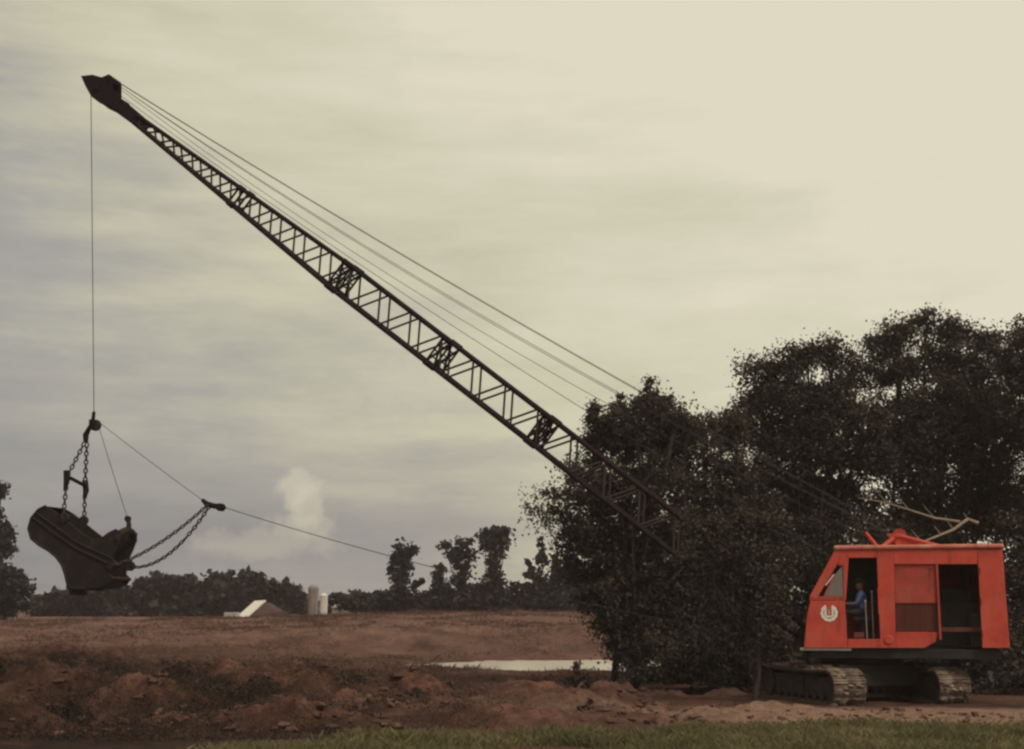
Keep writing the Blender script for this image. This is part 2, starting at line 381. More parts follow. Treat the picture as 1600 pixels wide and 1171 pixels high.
# the flooded cut
m, t, b = mat('still_water'); b.inputs['Base Color'].default_value = (.46, .41, .35, 1); b.inputs['Roughness'].default_value = .22
b.inputs['IOR'].default_value = 1.33; b.inputs['Specular IOR Level'].default_value = .8
tbump(t, b, tnoise(t, 3, 3, .5), .25, .03)
w = MB(); w.add([(7.3 + 15 * math.cos(a), 71.2 + 10.6 * math.sin(a), -.60) for a in np.linspace(0, 2 * math.pi, 48, endpoint=False)], [tuple(range(48))])
w.build('water', m, None, 'still pale water lying in the flooded cut', kind='structure')

def gz(x, y): return float(ground_z(np.array([x]), np.array([y]))[0])

# ------------------------------------------------------------------ foliage
def rand_dirs(n):
    d = rng.normal(size=(n, 3)); return d / np.linalg.norm(d, axis=1, keepdims=True)
def leaves(centres, size, up=.35, aspect=.72):
    n = len(centres); nrm = rand_dirs(n); nrm[:, 2] += up; nrm /= np.linalg.norm(nrm, axis=1, keepdims=True)
    a = np.cross(nrm, rand_dirs(n)); a /= np.linalg.norm(a, axis=1, keepdims=True) + 1e-9; b = np.cross(nrm, a)
    s = (size * rng.uniform(.55, 1.35, n))[:, None]
    a *= s * .5; b *= s * .5 * aspect
    return np.stack([centres - a, centres - b * .9 + a * .1, centres + a, centres + b * .9 + a * .1], 1)
def clump_points(blobs, per_m2, per_clump, cr, shell=2.4):
    P = []
    for (c, r) in blobs:
        area = math.pi * r[0] * r[2]
        n = max(3, int(area * per_m2))
        d = rand_dirs(n); k = rng.uniform(0, 1, n) ** (1 / shell)
        k *= 1 + .16 * rng.normal(size=n)
        cc = np.array(c) + d * k[:, None] * np.array(r)
        rad = min(cr, .75 * min(r[0], r[2])) * rng.uniform(.5, 1.35, n)
        P.append((cc[:, None, :] + rng.normal(size=(n, per_clump, 3)) * rad[:, None, None] * np.array([.62, .62, .45])).reshape(-1, 3))
    return np.concatenate(P)
def blob(px, py, rx, ry, Y, dep=.9):
    c = at(px, py, Y); s = Y / F
    return ((c.x, c.y, c.z), (rx * s, max(rx, ry) * s * dep, ry * s))
def tree(name, base_px, Y, blobs_px, leaf, lm, label, per=9, per_clump=34, cr=.36, trunk_r=.2, cat='tree', group=None, dep=.9, base_y=None, jitter=1.0, twigs=10, core=1.0):
    bx = (base_px - W / 2) / F * Y; by = Y
    bz = gz(bx, by)
    bl = []
    for (px, py, rx, ry) in blobs_px:
        c, r = blob(px, py, rx, ry, Y + rng.uniform(-1, 1) * jitter, dep); 
        if c[2] - r[2] < bz: 
            top = c[2] + r[2]; r = (r[0], r[1], max((top - bz) / 2, .2)); c = (c[0], c[1], bz + r[2])
        bl.append((c, r))
    root = empty(name, (bx, by, bz), label, cat, group)
    tm = MB(); zc = np.mean([c[2] for c, r in bl]); fork = Vector((bx + .15, by, bz + (zc - bz) * .55))
    base = Vector((bx, by, bz - .15))
    tm.tube([base, base.lerp(fork, .12), base.lerp(fork, .5) + Vector((.08, .05, 0)), fork], [trunk_r * 1.5, trunk_r * 1.1, trunk_r * .95, trunk_r * .75], 9)
    for c, r in bl:
        e = Vector(c); st = base.lerp(fork, rng.uniform(.45, 1.0)); mid = st.lerp(e, .5) + Vector(rng.normal(size=3) * .18 * (e - st).length * .5)
        tip = e + Vector((0, 0, r[2] * .55))
        tm.tube([st, mid, e, tip], [trunk_r * .34, trunk_r * .22, trunk_r * .12, trunk_r * .03], 6, False)
        for _ in range(twigs):
            dvec = rand_dirs(1)[0] * np.array(r) * rng.uniform(.75, 1.08); s0 = mid.lerp(tip, rng.uniform(.3, 1)); q = e + Vector(dvec)
            tm.tube([s0, s0.lerp(q, .5) + Vector(rng.normal(size=3) * .06 * (q - s0).length), q], [trunk_r * .12, trunk_r * .07, trunk_r * .02], 4, False)
    tm.build('trunk', M['bark'], root)
    P = clump_points(bl, per, per_clump, cr)
    P = P[P[:, 2] > bz + .02]
    V = [leaves(P, leaf)]
    if core:
        C = []
        for c, rr in bl:
            n = int(math.pi * rr[0] * rr[2] * core / (leaf * leaf) * .30) + 2
            C.append(np.array(c) + rand_dirs(n) * (rng.uniform(0, 1, n) ** (1 / 3) * .78)[:, None] * np.array(rr))
        C = np.concatenate(C); C = C[C[:, 2] > bz + .15]; V.append(leaves(C, leaf * 2.1, .1))
    quads_obj('crown', np.concatenate(V), lm, root)
    return root

# the big trees behind the crane
tree('tree', 985, 47.5, [(927, 650, 14, 26), (948, 668, 14, 24), (968, 634, 12, 30), (992, 660, 13, 24), (1012, 618, 13, 28), (1040, 628, 16, 26), (1060, 660, 18, 24),
     (955, 668, 36, 36), (1000, 655, 36, 44), (1038, 662, 34, 36), (945, 700, 34, 40), (1000, 690, 48, 44), (1050, 700, 40, 40), (935, 765, 55, 50), (1010, 760, 68, 56), (945, 850, 70, 66), (1020, 850, 78, 72),
     (960, 930, 55, 70), (1030, 940, 80, 70), (985, 1005, 46, 48)], .115, M['leaf_dark'], 'tall dark bushy tree with upright shoots, behind the lower half of the boom', per=10, per_clump=125)
tree('tree', 955, 50.5, [(845, 800, 26, 26), (868, 775, 30, 22), (895, 742, 26, 26), (885, 800, 30, 28), (905, 850, 40, 40), (930, 800, 45, 60), (890, 880, 26, 30), (935, 920, 36, 56), (956, 975, 26, 50), (968, 1012, 20, 36)],
     .12, M['leaf_airy'], 'thin airy tree at the left edge of the dark tree clump, beside the water', per=10, per_clump=46, cr=.40, trunk_r=.12, core=.25)
tree('tree', 1120, 49.5, [(1075, 676, 26, 34), (1100, 680, 28, 32), (1128, 676, 24, 30), (1150, 668, 26, 40), (1100, 740, 55, 50), (1160, 750, 50, 60), (1100, 830, 75, 70), (1170, 840, 70, 70), (1090, 930, 80, 75), (1170, 940, 70, 80), (1130, 1010, 90, 55)],
     .115, M['leaf_mid'], 'olive bushy tree in the dip between the two tallest trees', per=10, per_clump=125)
tree('tree', 1265, 53.0, [(1178, 610, 34, 40), (1200, 580, 30, 26), (1236, 575, 30, 26), (1262, 556, 32, 22), (1300, 556, 34, 26), (1335, 575, 30, 30), (1240, 630, 60, 50), (1310, 625, 58, 45), (1190, 680, 52, 50),
     (1265, 700, 75, 60), (1340, 690, 60, 60), (1220, 770, 70, 60), (1300, 790, 80, 66), (1240, 860, 85, 70), (1330, 880, 80, 70), (1280, 960, 100, 70)],
     .125, M['leaf_dark'], 'broad dark tree right of the bushy clump, its crown above the cab', per=9, per_clump=125, cr=.42, trunk_r=.28)
tree('tree', 1455, 55.0, [(1375, 545, 30, 28), (1405, 522, 36, 24), (1448, 508, 38, 20), (1490, 522, 38, 24), (1530, 535, 34, 26), (1400, 580, 48, 36), (1468, 570, 58, 42), (1540, 580, 46, 40),
     (1400, 650, 62, 46), (1480, 645, 66, 48), (1560, 640, 46, 46), (1420, 730, 80, 60), (1505, 690, 50, 40), (1535, 660, 44, 36), (1500, 620, 50, 36), (1420, 690, 50, 40), (1540, 725, 60, 40), (1560, 760, 50, 40), (1480, 790, 70, 60), (1550, 800, 60, 50), (1400, 830, 80, 66), (1480, 880, 90, 70), (1440, 960, 110, 70)],
     .125, M['leaf_mid'], 'tallest dark tree, rising behind the engine house of the crane', per=8.5, per_clump=125, cr=.42, trunk_r=.3)
tree('tree', 1625, 52.0, [(1590, 545, 30, 30), (1620, 520, 40, 30), (1600, 590, 44, 36), (1650, 580, 50, 50), (1590, 670, 40, 50), (1640, 670, 60, 60), (1600, 820, 46, 56), (1650, 770, 70, 60), (1600, 900, 70, 70), (1660, 880, 80, 80), (1600, 980, 90, 70)],
     .125, M['leaf_mid'], 'dark tree cut off by the right edge of the picture', per=9, per_clump=125, cr=.42, trunk_r=.26)
tree('tree', 1168, 34.1, [(1080, 812, 26, 26), (1112, 838, 34, 34), (1090, 868, 34, 36), (1150, 872, 36, 40), (1118, 905, 40, 36), (1186, 905, 34, 36), (1160, 935, 42, 38), (1212, 945, 26, 32), (1120, 960, 36, 32), (1190, 975, 36, 34), (1150, 995, 38, 30), (1205, 1010, 22, 26)],
     .085, M['leaf_dark'], 'young dark tree in front of the boom foot, just left of the crawler tracks', per=22, per_clump=46, cr=.24, trunk_r=.07, dep=.55, jitter=.15, core=.6)
# undergrowth that closes the foot of the trees
bl = []
for k in range(95):
    px = rng.uniform(992, 1700); Y = rng.uniform(41, 47) if px > 1080 else rng.uniform(44.5, 47)
    x = (px - W / 2) / F * Y; h = rng.uniform(.7, 2.3) * (1 if px > 1000 else .6); z0 = gz(x, Y)
    bl.append(((x, Y, z0 + h * .5), (rng.uniform(.5, 1.1), rng.uniform(.5, .9), h * .55)))
P = clump_points(bl, 15, 56, .26); P = P[P[:, 2] > -.1]
quads_obj('undergrowth', leaves(P, .12), M['leaf_dark'], None, 'dense dark undergrowth along the foot of the trees', kind='stuff')

# the hedgerow trees beyond the water
FY = 131.0
def far_tree(base, bl, label, Y=FY, leaf=.42, lm='leaf_far', per=6.5):
    return tree('tree', base, Y, bl, leaf, M[lm], label, per=per, per_clump=26, cr=.62, trunk_r=.2, core=.6, group='trees along the far hedgerow', jitter=.6, twigs=4)
far_tree(630, [(632, 866, 17, 13), (620, 874, 11, 8), (643, 862, 8, 8), (634, 886, 8, 14), (627, 905, 13, 16), (612, 892, 7, 8), (628, 928, 15, 20), (632, 950, 14, 10), (651, 911, 7, 4), (646, 918, 4, 8), (658, 908, 5, 4)],
         'far tree smothered in creeper, leaning flat top, left of the hedgerow gap')
far_tree(684, [(686, 889, 7, 9), (685, 906, 9, 14), (684, 928, 13, 16), (684, 946, 16, 12)], 'small pointed far tree between the flat topped one and the forked one')
far_tree(722, [(696, 855, 8, 9), (706, 864, 9, 9), (718, 852, 8, 9), (731, 848, 6, 10), (728, 866, 12, 12), (714, 872, 11, 9), (726, 888, 11, 14), (719, 908, 13, 12), (724, 930, 18, 18), (724, 950, 20, 8)],
         'far tree with a ragged forked top, left of the fan shaped one')
far_tree(772, [(758, 836, 12, 12), (772, 830, 11, 9), (786, 834, 9, 12), (766, 850, 14, 12), (784, 852, 12, 12), (773, 868, 12, 10), (771, 885, 9, 14), (772, 905, 12, 14), (774, 925, 20, 16), (776, 945, 26, 12)],
         'tallest far tree, fan shaped crown on a narrow creeper clad stem')
far_tree(838, [(826, 880, 4, 10), (830, 900, 8, 16), (846, 852, 4, 16), (846, 880, 8, 16), (840, 915, 16, 20), (838, 942, 20, 14)], 'spiky far tree with two thin tops, just left of the airy tree')
far_tree(880, [(868, 876, 7, 12), (872, 900, 12, 20), (890, 890, 12, 18), (880, 925, 24, 22), (905, 915, 22, 24), (885, 948, 26, 12)], 'low far tree half hidden behind the airy tree')
bl = [blob(rng.uniform(546, 930), rng.uniform(936, 950), rng.uniform(10, 22), rng.uniform(8, 14), FY + rng.uniform(-2, 3)) for _ in range(40)]
bl += [blob(px, 938 + rng.uniform(-4, 4), 14, 9, 150) for px in range(520, 610, 12)]
bl += [blob(px, 950, 12, 7, FY - 1) for px in range(560, 935, 9)] + [blob(px, 955, 16, 6, 168) for px in range(510, 935, 14)]
bl += [blob(px, 932 + rng.uniform(-5, 4), 14, 14, 134) for px in range(680, 930, 12)]
P = clump_points(bl, 4.5, 22, .42); P = P[P[:, 2] > 1.0]
quads_obj('hedgerow', leaves(P, .55), M['leaf_far'], None, 'long dark hedgerow at the far side of the brown field', kind='stuff')
# far wood on the left
bl = []
for px, top, rx in ((60, 936, 24), (95, 926, 28), (135, 915, 34), (180, 910, 36), (225, 908, 34), (262, 905, 34), (300, 905, 34), (335, 906, 30), (358, 896, 22), (385, 900, 26), (412, 902, 24), (440, 912, 26), (462, 926, 20), (474, 940, 12)):
    for q in (top + 14, top + 34, top + 56):
        if q < 975: bl.append(blob(px + rng.uniform(-5, 5), q, rx * rng.uniform(.8, 1), 18, 170 + rng.uniform(-3, 3), .6))
    bl.append(blob(px + rng.uniform(-14, 14), top + 6, 9, 8, 168, .8))
P = clump_points(bl, 3.2, 22, .6); P = P[P[:, 2] > .9]
quads_obj('wood', leaves(P, .8), M['leaf_far'], None, 'far off dark wood forming one low rounded mass', kind='stuff')
tree('tree', -14, 124, [(-6, 770, 15, 22), (-10, 800, 12, 14), (2, 826, 16, 20), (8, 850, 14, 14), (-12, 860, 26, 26), (22, 903, 24, 18), (6, 925, 34, 26), (-20, 900, 30, 40), (34, 918, 16, 16), (0, 955, 40, 26), (-30, 950, 40, 30)],
     .42, M['leaf_far'], 'dark tree reaching in at the left edge, behind the bucket', per=5, per_clump=34, cr=.5, trunk_r=.2)

# ------------------------------------------------------------------ far farm buildings
def sheet_y(v): return v
br = empty('barn', (at(400, 968, 140).x, 140, gz(at(400, 968, 140).x, 140)), 'low barn with a pale sloping roof in front of the far wood', 'barn')
A = at(352, 971, 138); B = at(424, 937, 138); zg = br.location.z - .1
mb = MB(); mb.prism([(A.x, 137, A.z), (B.x, 137, B.z), (B.x, 137, B.z - .18), (A.x, 137, A.z - .18)], (0, 7, 0)); 
m_roof = simple('pale_roof_sheet', [(.3, (.50, .46, .40)), (.7, (.68, .64, .56))], 2, .5, .2, .05, scale3=(1, 6, 1))
# the roof pitch faces the camera: ridge runs away to the upper right
mb = MB(); r0, r1 = at(366, 967, 134), at(383, 967, 134); r2, r3 = at(416, 938, 142), at(398, 939, 142)
mb.add([r0, r1, r2, r3, r0 - Vector((0, 0, .15)), r1 - Vector((0, 0, .15)), r2 - Vector((0, 0, .15)), r3 - Vector((0, 0, .15))],
       [(0, 1, 2, 3), (7, 6, 5, 4), (0, 4, 5, 1), (1, 5, 6, 2), (2, 6, 7, 3), (3, 7, 4, 0)])
mb.build('roof', m_roof, br)
m_wall = simple('weathered_barn_boards', [(.3, (.035, .018, .018)), (.7, (.07, .035, .034))], 3, .9, scale3=(8, 8, .6))
mb = MB(); e0, e1, e2 = at(384, 967, 134.4), at(417, 939, 142), at(450, 958, 143)
zb = zg
mb.prism([(e0.x, 136, zb), (at(436, 960, 142).x, 141, zb), (at(435, 955, 142).x, 141, at(435, 956, 142).z), (e1.x, 140.5, e1.z - .2), (e0.x, 136, e0.z - .1)], (0.2, 3.0, 0))
mb.build('wall', m_wall, br)
mb = MB(); q = at(350, 968, 134); mb.box((q.x + .6, 134.6, (q.z + zg) / 2 + .15), (1.3, 1.0, max(q.z - zg, .5) + .3)); mb.build('lean_to', M['galv'], br, bevel=.03)
# two silos
def silo(px0, px1, top, Y, mt, name, label, dome):
    c = at((px0 + px1) / 2, top, Y); r = (px1 - px0) / 2 / F * Y; zb = gz(c.x, Y)
    root = empty(name, (c.x, Y, zb), label, 'silo', 'silos')
    h = c.z - zb; mb = MB(); prof = [(-.2, r)]
    for k in range(1, 9): prof += [(h * .86 * k / 9, r), (h * .86 * k / 9 + .03, r * 1.025), (h * .86 * k / 9 + .12, r * 1.025), (h * .86 * k / 9 + .15, r)]
    prof += [(h * .86, r)]
    mb.disc((c.x, Y, zb), (0, 0, 1), prof, 24); mb.build('barrel', mt, root)
    mb = MB(); 
    if dome: mb.disc((c.x, Y, zb + h * .86), (0, 0, 1), [(0, r * 1.04)] + [(h * .14 * math.sin(a), r * 1.04 * math.cos(a)) for a in np.linspace(.1, 1.5, 6)], 24)
    else: mb.disc((c.x, Y, zb + h * .86), (0, 0, 1), [(0, r * 1.05), (h * .03, r * 1.05), (h * .14, r * .25), (h * .145, r * .2)], 24)
    mb.build('silo_roof', mt, root)
    mb = MB(); mb.tube([(c.x + r * .5, Y - r * .95, zb), (c.x + r * .5, Y - r * .95, zb + h * .9)], .05, 5); mb.build('chute', mt, root)
silo(482, 498, 914, 152, simple('brown_silo_staves', [(.3, (.17, .13, .12)), (.7, (.26, .21, .19))], 1.2, .9), 'silo', 'taller grey brown silo with a domed top, right of the far wood', True)
silo(500, 512, 927, 148, simple('pale_silo', [(.3, (.48, .44, .40)), (.7, (.62, .57, .51))], 1.2, .8), 'silo', 'shorter whitish silo, the right one of the pair', False)
def shed(px, py, wpx, hpx, Y, label):
    c = at(px, py, Y); s = Y / F; w, h = wpx * s, hpx * s; zb = gz(c.x, Y)
    root = empty('shed', (c.x, Y, zb), label, 'shed', 'white farm sheds'); top = c.z
    mb = MB(); mb.box((c.x, Y, (zb + top - h * .35) / 2), (w, 3, top - h * .35 - zb)); mb.build('wall', M['galv'], root)
    mb = MB(); mb.prism([(c.x - w * .56, Y - 1.8, top - h * .4), (c.x + w * .56, Y - 1.8, top - h * .4), (c.x, Y - 1.8, top)], (0, 3.6, 0)); mb.build('roof', M['galv'], root)
    mb = MB(); mb.box((c.x + w * .1, Y - 1.52, zb + .45), (w * .28, .06, .9)); mb.build('door', M['galv'], root)
shed(531, 945, 18, 12, 141, 'small pale shed just right of the silos')
shed(552, 948, 13, 10, 140, 'lower pale shed in front of the far hedgerow, right of its twin')

# ------------------------------------------------------------------ the dragline crane
# built square to its own axes (x along the house, y across it) and then swung about the slewing centre
YAW = math.radians(14.5)
AX_E = Vector((math.cos(YAW), -math.sin(YAW), 0)); AX_N = Vector((math.sin(YAW), math.cos(YAW), 0))
def to_world(p): return Vector((CX, CY, 0)) + AX_E * (p[0] - CX) + AX_N * (p[1] - CY) + Vector((0, 0, p[2]))
def swing(o, p):
    o.location = to_world(p); o.rotation_euler = (0, 0, -YAW)
at_world = at
def at(px, py, Y):
    d = ray(px, py); C0 = Vector((CX, CY, 0)); o0 = Vector((0, 0, CAMZ))
    k = ((C0 - o0).dot(AX_N) + (Y - CY)) / d.dot(AX_N); p = o0 + d * k - C0
    return Vector((CX + p.dot(AX_E), CY + p.dot(AX_N), p.z))
crane = empty('dragline_crane', (CX, CY, 0), 'faded red crawler crane with a long dark lattice boom reaching up to the left', 'crane')
YN, YF = 33.62, 36.38                      # near and far side of the house
def pn(px, py, Y=YN): return at(px, py, Y)
def panel(name, pts, mt, y0=YN, th=.05, parent=crane, bevel=.012, label=None):
    mb = MB(); mb.prism([pn(*p, y0) for p in pts], (0, th, 0)); return mb.build(name, mt, parent, label, bevel=bevel)
zdeck = pn(1300, 1013).z
# crawler tracks: they run towards the camera, swung about 25 degrees
th = math.radians(28); hv = Vector((math.sin(th), -math.cos(th), 0)); lv = Vector((math.cos(th), math.sin(th), 0)); zv = Vector((0, 0, 1))
RT = Matrix((hv, lv, zv)).transposed()
shoe = MB(); shoe.box((0, 0, 0), (.185, .80, .045)); shoe.box((0.02, 0, .034), (.035, .78, .028)); shoe.box((0, .16, -.045), (.12, .1, .05)); shoe.box((0, -.16, -.045), (.12, .1, .05))
shoe_me = None
for side in (-1, 1):
    c = Vector((CX, CY, 0)) + lv * (1.33 * side)
    tr = empty('crawler_track', c, parent=crane)
    R, L = .385, 3.6; zc0 = R - .01; c = c - hv * .2
    per = 2 * L + 2 * math.pi * R; ns = int(per / .2)
    for i in range(ns):
        s = per * i / ns
        if s < L: p = (-L / 2 + s, R); a = 0
        elif s < L + math.pi * R: a = (s - L) / R; p = (L / 2 + R * math.sin(a), R * math.cos(a))
        elif s < 2 * L + math.pi * R: p = (L / 2 - (s - L - math.pi * R), -R); a = math.pi
        else: a = math.pi + (s - 2 * L - math.pi * R) / R; p = (-L / 2 + R * math.sin(a), R * math.cos(a))
        sag = -.05 * math.sin(math.pi * (p[0] + L / 2) / L) if a == 0 else 0
        rot = RT @ Matrix.Rotation(a, 3, 'Y')
        wl = c + hv * p[0] + zv * (zc0 + p[1] + sag)
        if shoe_me is None:
            o = shoe.build('track_shoe', M['mudsteel'], tr); shoe_me = o.data
        else:
            o = bpy.data.objects.new('track_shoe', shoe_me); COL.objects.link(o)
        place(o, wl, tr); o.rotation_euler = rot.to_euler()
    mb = MB(); mb.box(c + zv * zc0, (L - .3, .42, .42), RT); mb.box(c + zv * (zc0 + .23), (L * .55, .5, .06), RT); mb.box(c + zv * zc0, (.5, .5, .5), RT); mb.build('side_frame', M['trackside'], tr, bevel=.02)
    for sgn, nm in ((1, 'idler_wheel'), (-1, 'drive_sprocket')):
        mb = MB(); mb.disc(c + hv * (L / 2 * sgn) + zv * zc0 - lv * .25, lv, [(0, .1), (0, .36), (.06, .36), (.07, .2), (.43, .2), (.44, .36), (.5, .36), (.5, .1)], 20); mb.build(nm, M['trackside'], tr)
    for k in range(7):
        mb = MB(); mb.disc(c + hv * (-1.2 + .4 * k) + zv * .19 - lv * .24, lv, [(0, .05), (0, .12), (.1, .12), (.11, .08), (.37, .08), (.38, .12), (.48, .12), (.48, .05)], 14); mb.build('track_roller', M['trackside'], tr)
    mb = MB()
    for k in range(9):   # mud packed on the guards
        q = c + hv * (-1.3 + .33 * k) + zv * (zc0 + .43)
        mb.box(q, (.24, .5 + .2 * random.random(), .05 + .04 * random.random()), RT @ Matrix.Rotation(random.uniform(-.2, .2), 3, 'X'))
    for k in range(46):
        e_ = random.choice((1, 1, -1)); a = random.uniform(-.2, math.pi * .95); q = c + hv * (e_ * (L / 2 + (R + .03) * math.sin(a))) + lv * random.uniform(-.38, .38) + zv * (zc0 + (R + .03) * math.cos(a))
        mb.disc(q - zv * .03, (random.uniform(-.5, .5), random.uniform(-.5, .5), 1), [(-.03, .02), (-.01, random.uniform(.04, .11)), (.02, random.uniform(.04, .10)), (.045, .02)], 7)
    mb.build('caked_mud', M['mudsteel'], tr, kind='stuff')
mb = MB(); mb.box((CX, CY, .62), (1.7, 2.0, .5), RT); mb.box((CX, CY, .55), (.9, 2.9, .34), RT.to_3x3()); mb.build('car_body', M['black'], crane, bevel=.03)
mb = MB(); mb.box(Vector((CX, CY, .52)) + hv * .8, (.3, 2.5, .3), RT); mb.box(Vector((CX, CY, .52)) - hv * .8, (.3, 2.5, .3), RT); mb.build('axle', M['black'], crane, bevel=.02)
mb = MB(); mb.disc((CX, CY, .86), (0, 0, 1), [(0, .9), (.06, 1.0), (.14, 1.0), (.15, .86), (.22, .86)], 32); mb.build('turntable', M['black'], crane)
xl, xr = pn(1262, 1013).x, pn(1568, 1013, YN).x
mb = MB(); mb.box(((xl + xr) / 2, CY, zdeck - .13), (xr - xl - .1, 2.5, .22)); mb.box((CX + .5, CY - .55, zdeck - .06), (3.6, .25, .3)); mb.box((CX + .5, CY + .55, zdeck - .06), (3.6, .25, .3))
mb.build('revolving_deck', M['black'], crane, bevel=.015)
mb = MB(); x0, x1 = pn(1250, 1010).x, pn(1330, 1010).x
mb.box(((x0 + x1) / 2, YN + .30, zdeck - .03), (x1 - x0, .55, .06)); mb.build('cab_step', M['galv'], crane, bevel=.01)

# house panels, near side
low = panel('cab_door_panel', [(1256, 1013), (1261, 960), (1266, 939), (1320, 939), (1324, 1013)], M['red'])
panel('cab_pillar', [(1264.5, 933), (1306, 857), (1318, 857), (1318, 866), (1276, 936)], M['red'], th=.06)
panel('cab_corner', [(1318, 857), (1327, 857), (1321.5, 938.6), (1318.5, 938.6), (1317, 884), (1309, 884)], M['red'], th=.045)
panel('cab_sill', [(1264, 938.6), (1265.5, 932), (1321, 932), (1321, 938.6)], M['red_dull'], th=.06)
panel('door_header', [(1321, 858), (1370, 858), (1370, 872), (1321, 872)], M['red'])
panel('door_sill', [(1324.3, 999), (1376, 999), (1376, 1013), (1324.3, 1013)], M['red'])
panel('door_post', [(1370, 858), (1396, 858), (1400, 1013), (1376, 1013), (1370, 872)], M['red'], th=.07)
panel('house_header', [(1396, 858), (1527, 858), (1527, 882), (1396.6, 882)], M['red'])
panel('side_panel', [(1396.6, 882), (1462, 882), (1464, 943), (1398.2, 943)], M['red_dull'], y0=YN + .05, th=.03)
panel('rear_panel', [(1527, 858), (1566, 858), (1578, 1013), (1535, 1013)], M['red'], th=.07)
panel('skirt', [(1399.4, 988), (1466, 988), (1462, 1003), (1444, 1013), (1400, 1013)], M['red'], y0=YN + .06, th=.04)
gr = panel('engine_grille', [(1398.2, 943), (1465, 943), (1466.4, 988), (1399.4, 988)], M['grille'], y0=YN + .09, th=.03)
for k in range(11):
    y = 945.5 + k * 3.9
    mb = MB(); a, b_ = pn(1400, y, YN + .072), pn(1464, y, YN + .072); mb.prism([a, b_, b_ + Vector((0, .014, -.035)), a + Vector((0, .014, -.035))], (0, .005, .010)); mb.build('grille_slat', M['grille'], gr)
mb = MB(); a, b_ = pn(1462, 881), pn(1466.5, 1000); mb.prism([a, a + Vector((.05, 0, 0)), Vector((a.x + .05, YN, b_.z)), Vector((a.x, YN, b_.z))], (0, .08, 0)); mb.build('door_jamb', M['red_dull'], crane)
mb = MB(); a, b_ = pn(1463, 984), pn(1534, 986); mb.box(((a.x + b_.x) / 2, YN + .28, a.z), (b_.x - a.x + .3, .1, .1)); mb.build('guard_rail', M['grille'], crane)
# round door latch on the post and hinges on the rear panel
q = pn(1389, 1000); mb = MB(); mb.disc((q.x, YN - .002, q.z), (0, -1, 0), [(0, .11), (.02, .11), (.03, .08)], 16); mb.build('filler_cap', M['red'], crane)
for y in (892, 940, 990):
    q = pn(1531.5 + (y - 882) * .04, y); mb = MB(); mb.tube([q + Vector((0, -.012, -.07)), q + Vector((0, -.012, .07))], .018, 8); mb.build('hinge', M['red_dull'], crane)
for px in (1405, 1455):
    q = pn(px, 887, YN + .05); mb = MB(); mb.box((q.x, q.y - .008, q.z), (.1, .02, .03)); mb.build('hinge', M['red_dull'], crane)
q = pn(1374, 940); mb = MB(); mb.tube([q + Vector((-.02, -.05, -.3)), q + Vector((-.02, -.05, .3))], .014, 8); mb.box(q + Vector((-.02, -.02, .3)), (.02, .06, .02)); mb.box(q + Vector((-.02, -.02, -.3)), (.02, .06, .02)); mb.build('grab_handle', M['red'], crane)
# roof
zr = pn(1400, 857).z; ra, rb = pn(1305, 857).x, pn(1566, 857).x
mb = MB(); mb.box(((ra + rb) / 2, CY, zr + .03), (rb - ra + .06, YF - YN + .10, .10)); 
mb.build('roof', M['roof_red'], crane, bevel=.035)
mb = MB()
for k in range(6): mb.box((ra + .35 + k * (rb - ra - .5) / 5.5, CY, zr + .087), (.05, YF - YN, .03))
mb.build('roof_rib', M['red'], crane)
# far side, rear, bulkheads
zfl = zdeck
x_post = pn(1397, 900).x
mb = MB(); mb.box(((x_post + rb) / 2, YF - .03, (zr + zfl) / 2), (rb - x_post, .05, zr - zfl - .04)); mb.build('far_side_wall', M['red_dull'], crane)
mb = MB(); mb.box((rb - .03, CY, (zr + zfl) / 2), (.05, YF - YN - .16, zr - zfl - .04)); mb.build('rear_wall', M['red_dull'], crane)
mb = MB(); mb.box((rb - .45, CY + .1, zfl + .42), (.7, YF - YN - .5, .8)); mb.build('counterweight', M['black'], crane, bevel=.04)
# cab shell: inner wall, back wall, floor, windscreen
xa, xb = pn(1266, 940).x, pn(1372, 940).x
YC = YN + .98
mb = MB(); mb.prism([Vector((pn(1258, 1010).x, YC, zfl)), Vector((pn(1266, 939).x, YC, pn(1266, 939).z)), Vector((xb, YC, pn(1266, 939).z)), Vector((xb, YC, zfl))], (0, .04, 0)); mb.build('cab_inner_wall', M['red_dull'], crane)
mb = MB(); mb.prism([Vector((pn(1266, 939).x, YC, pn(1266, 939).z)), Vector((ra, YC, zr - .03)), Vector((xb, YC, zr - .03)), Vector((xb, YC, pn(1266, 939).z))], (0, .03, 0)); mb.build('cab_inner_window_panel', M['black'], crane)
mb = MB(); mb.box((xb + .06, (YN + YC) / 2 + .06, (zr + zfl) / 2), (.05, YC - YN - .1, zr - zfl - .06)); mb.build('cab_back_wall', M['black'], crane)
mb = MB(); mb.box(((pn(1262, 1010).x + xb) / 2, (YN + YC) / 2 + .05, pn(1350, 1000).z - .01), (xb - pn(1262, 1010).x, YC - YN - .08, .04)); mb.build('cab_floor', M['black'], crane)
f0, f1, f2 = pn(1258, 1010), pn(1266, 938), pn(1306.5, 859)
mb = MB(); mb.prism([Vector((f0.x, YN + .06, f0.z)), Vector((f0.x, YC, f0.z)), Vector((f1.x, YC, f1.z)), Vector((f1.x, YN + .06, f1.z))], (.04, 0, 0)); mb.build('cab_front_panel', M['red'], crane)
fr = MB(); A0, A1 = Vector((f1.x, YN + .07, f1.z)), Vector((f2.x, YN + .07, f2.z)); dY = YC - YN - .08
for o_ in (0, dY): fr.tube([A0 + Vector((0, o_, 0)), A1 + Vector((0, o_, 0))], .03, 6)
fr.tube([A0, A0 + Vector((0, dY, 0))], .03, 6); fr.tube([A0.lerp(A1, .45), A0.lerp(A1, .45) + Vector((0, dY, 0))], .02, 6)
wsf = fr.build('windscreen_frame', M['red'], crane)
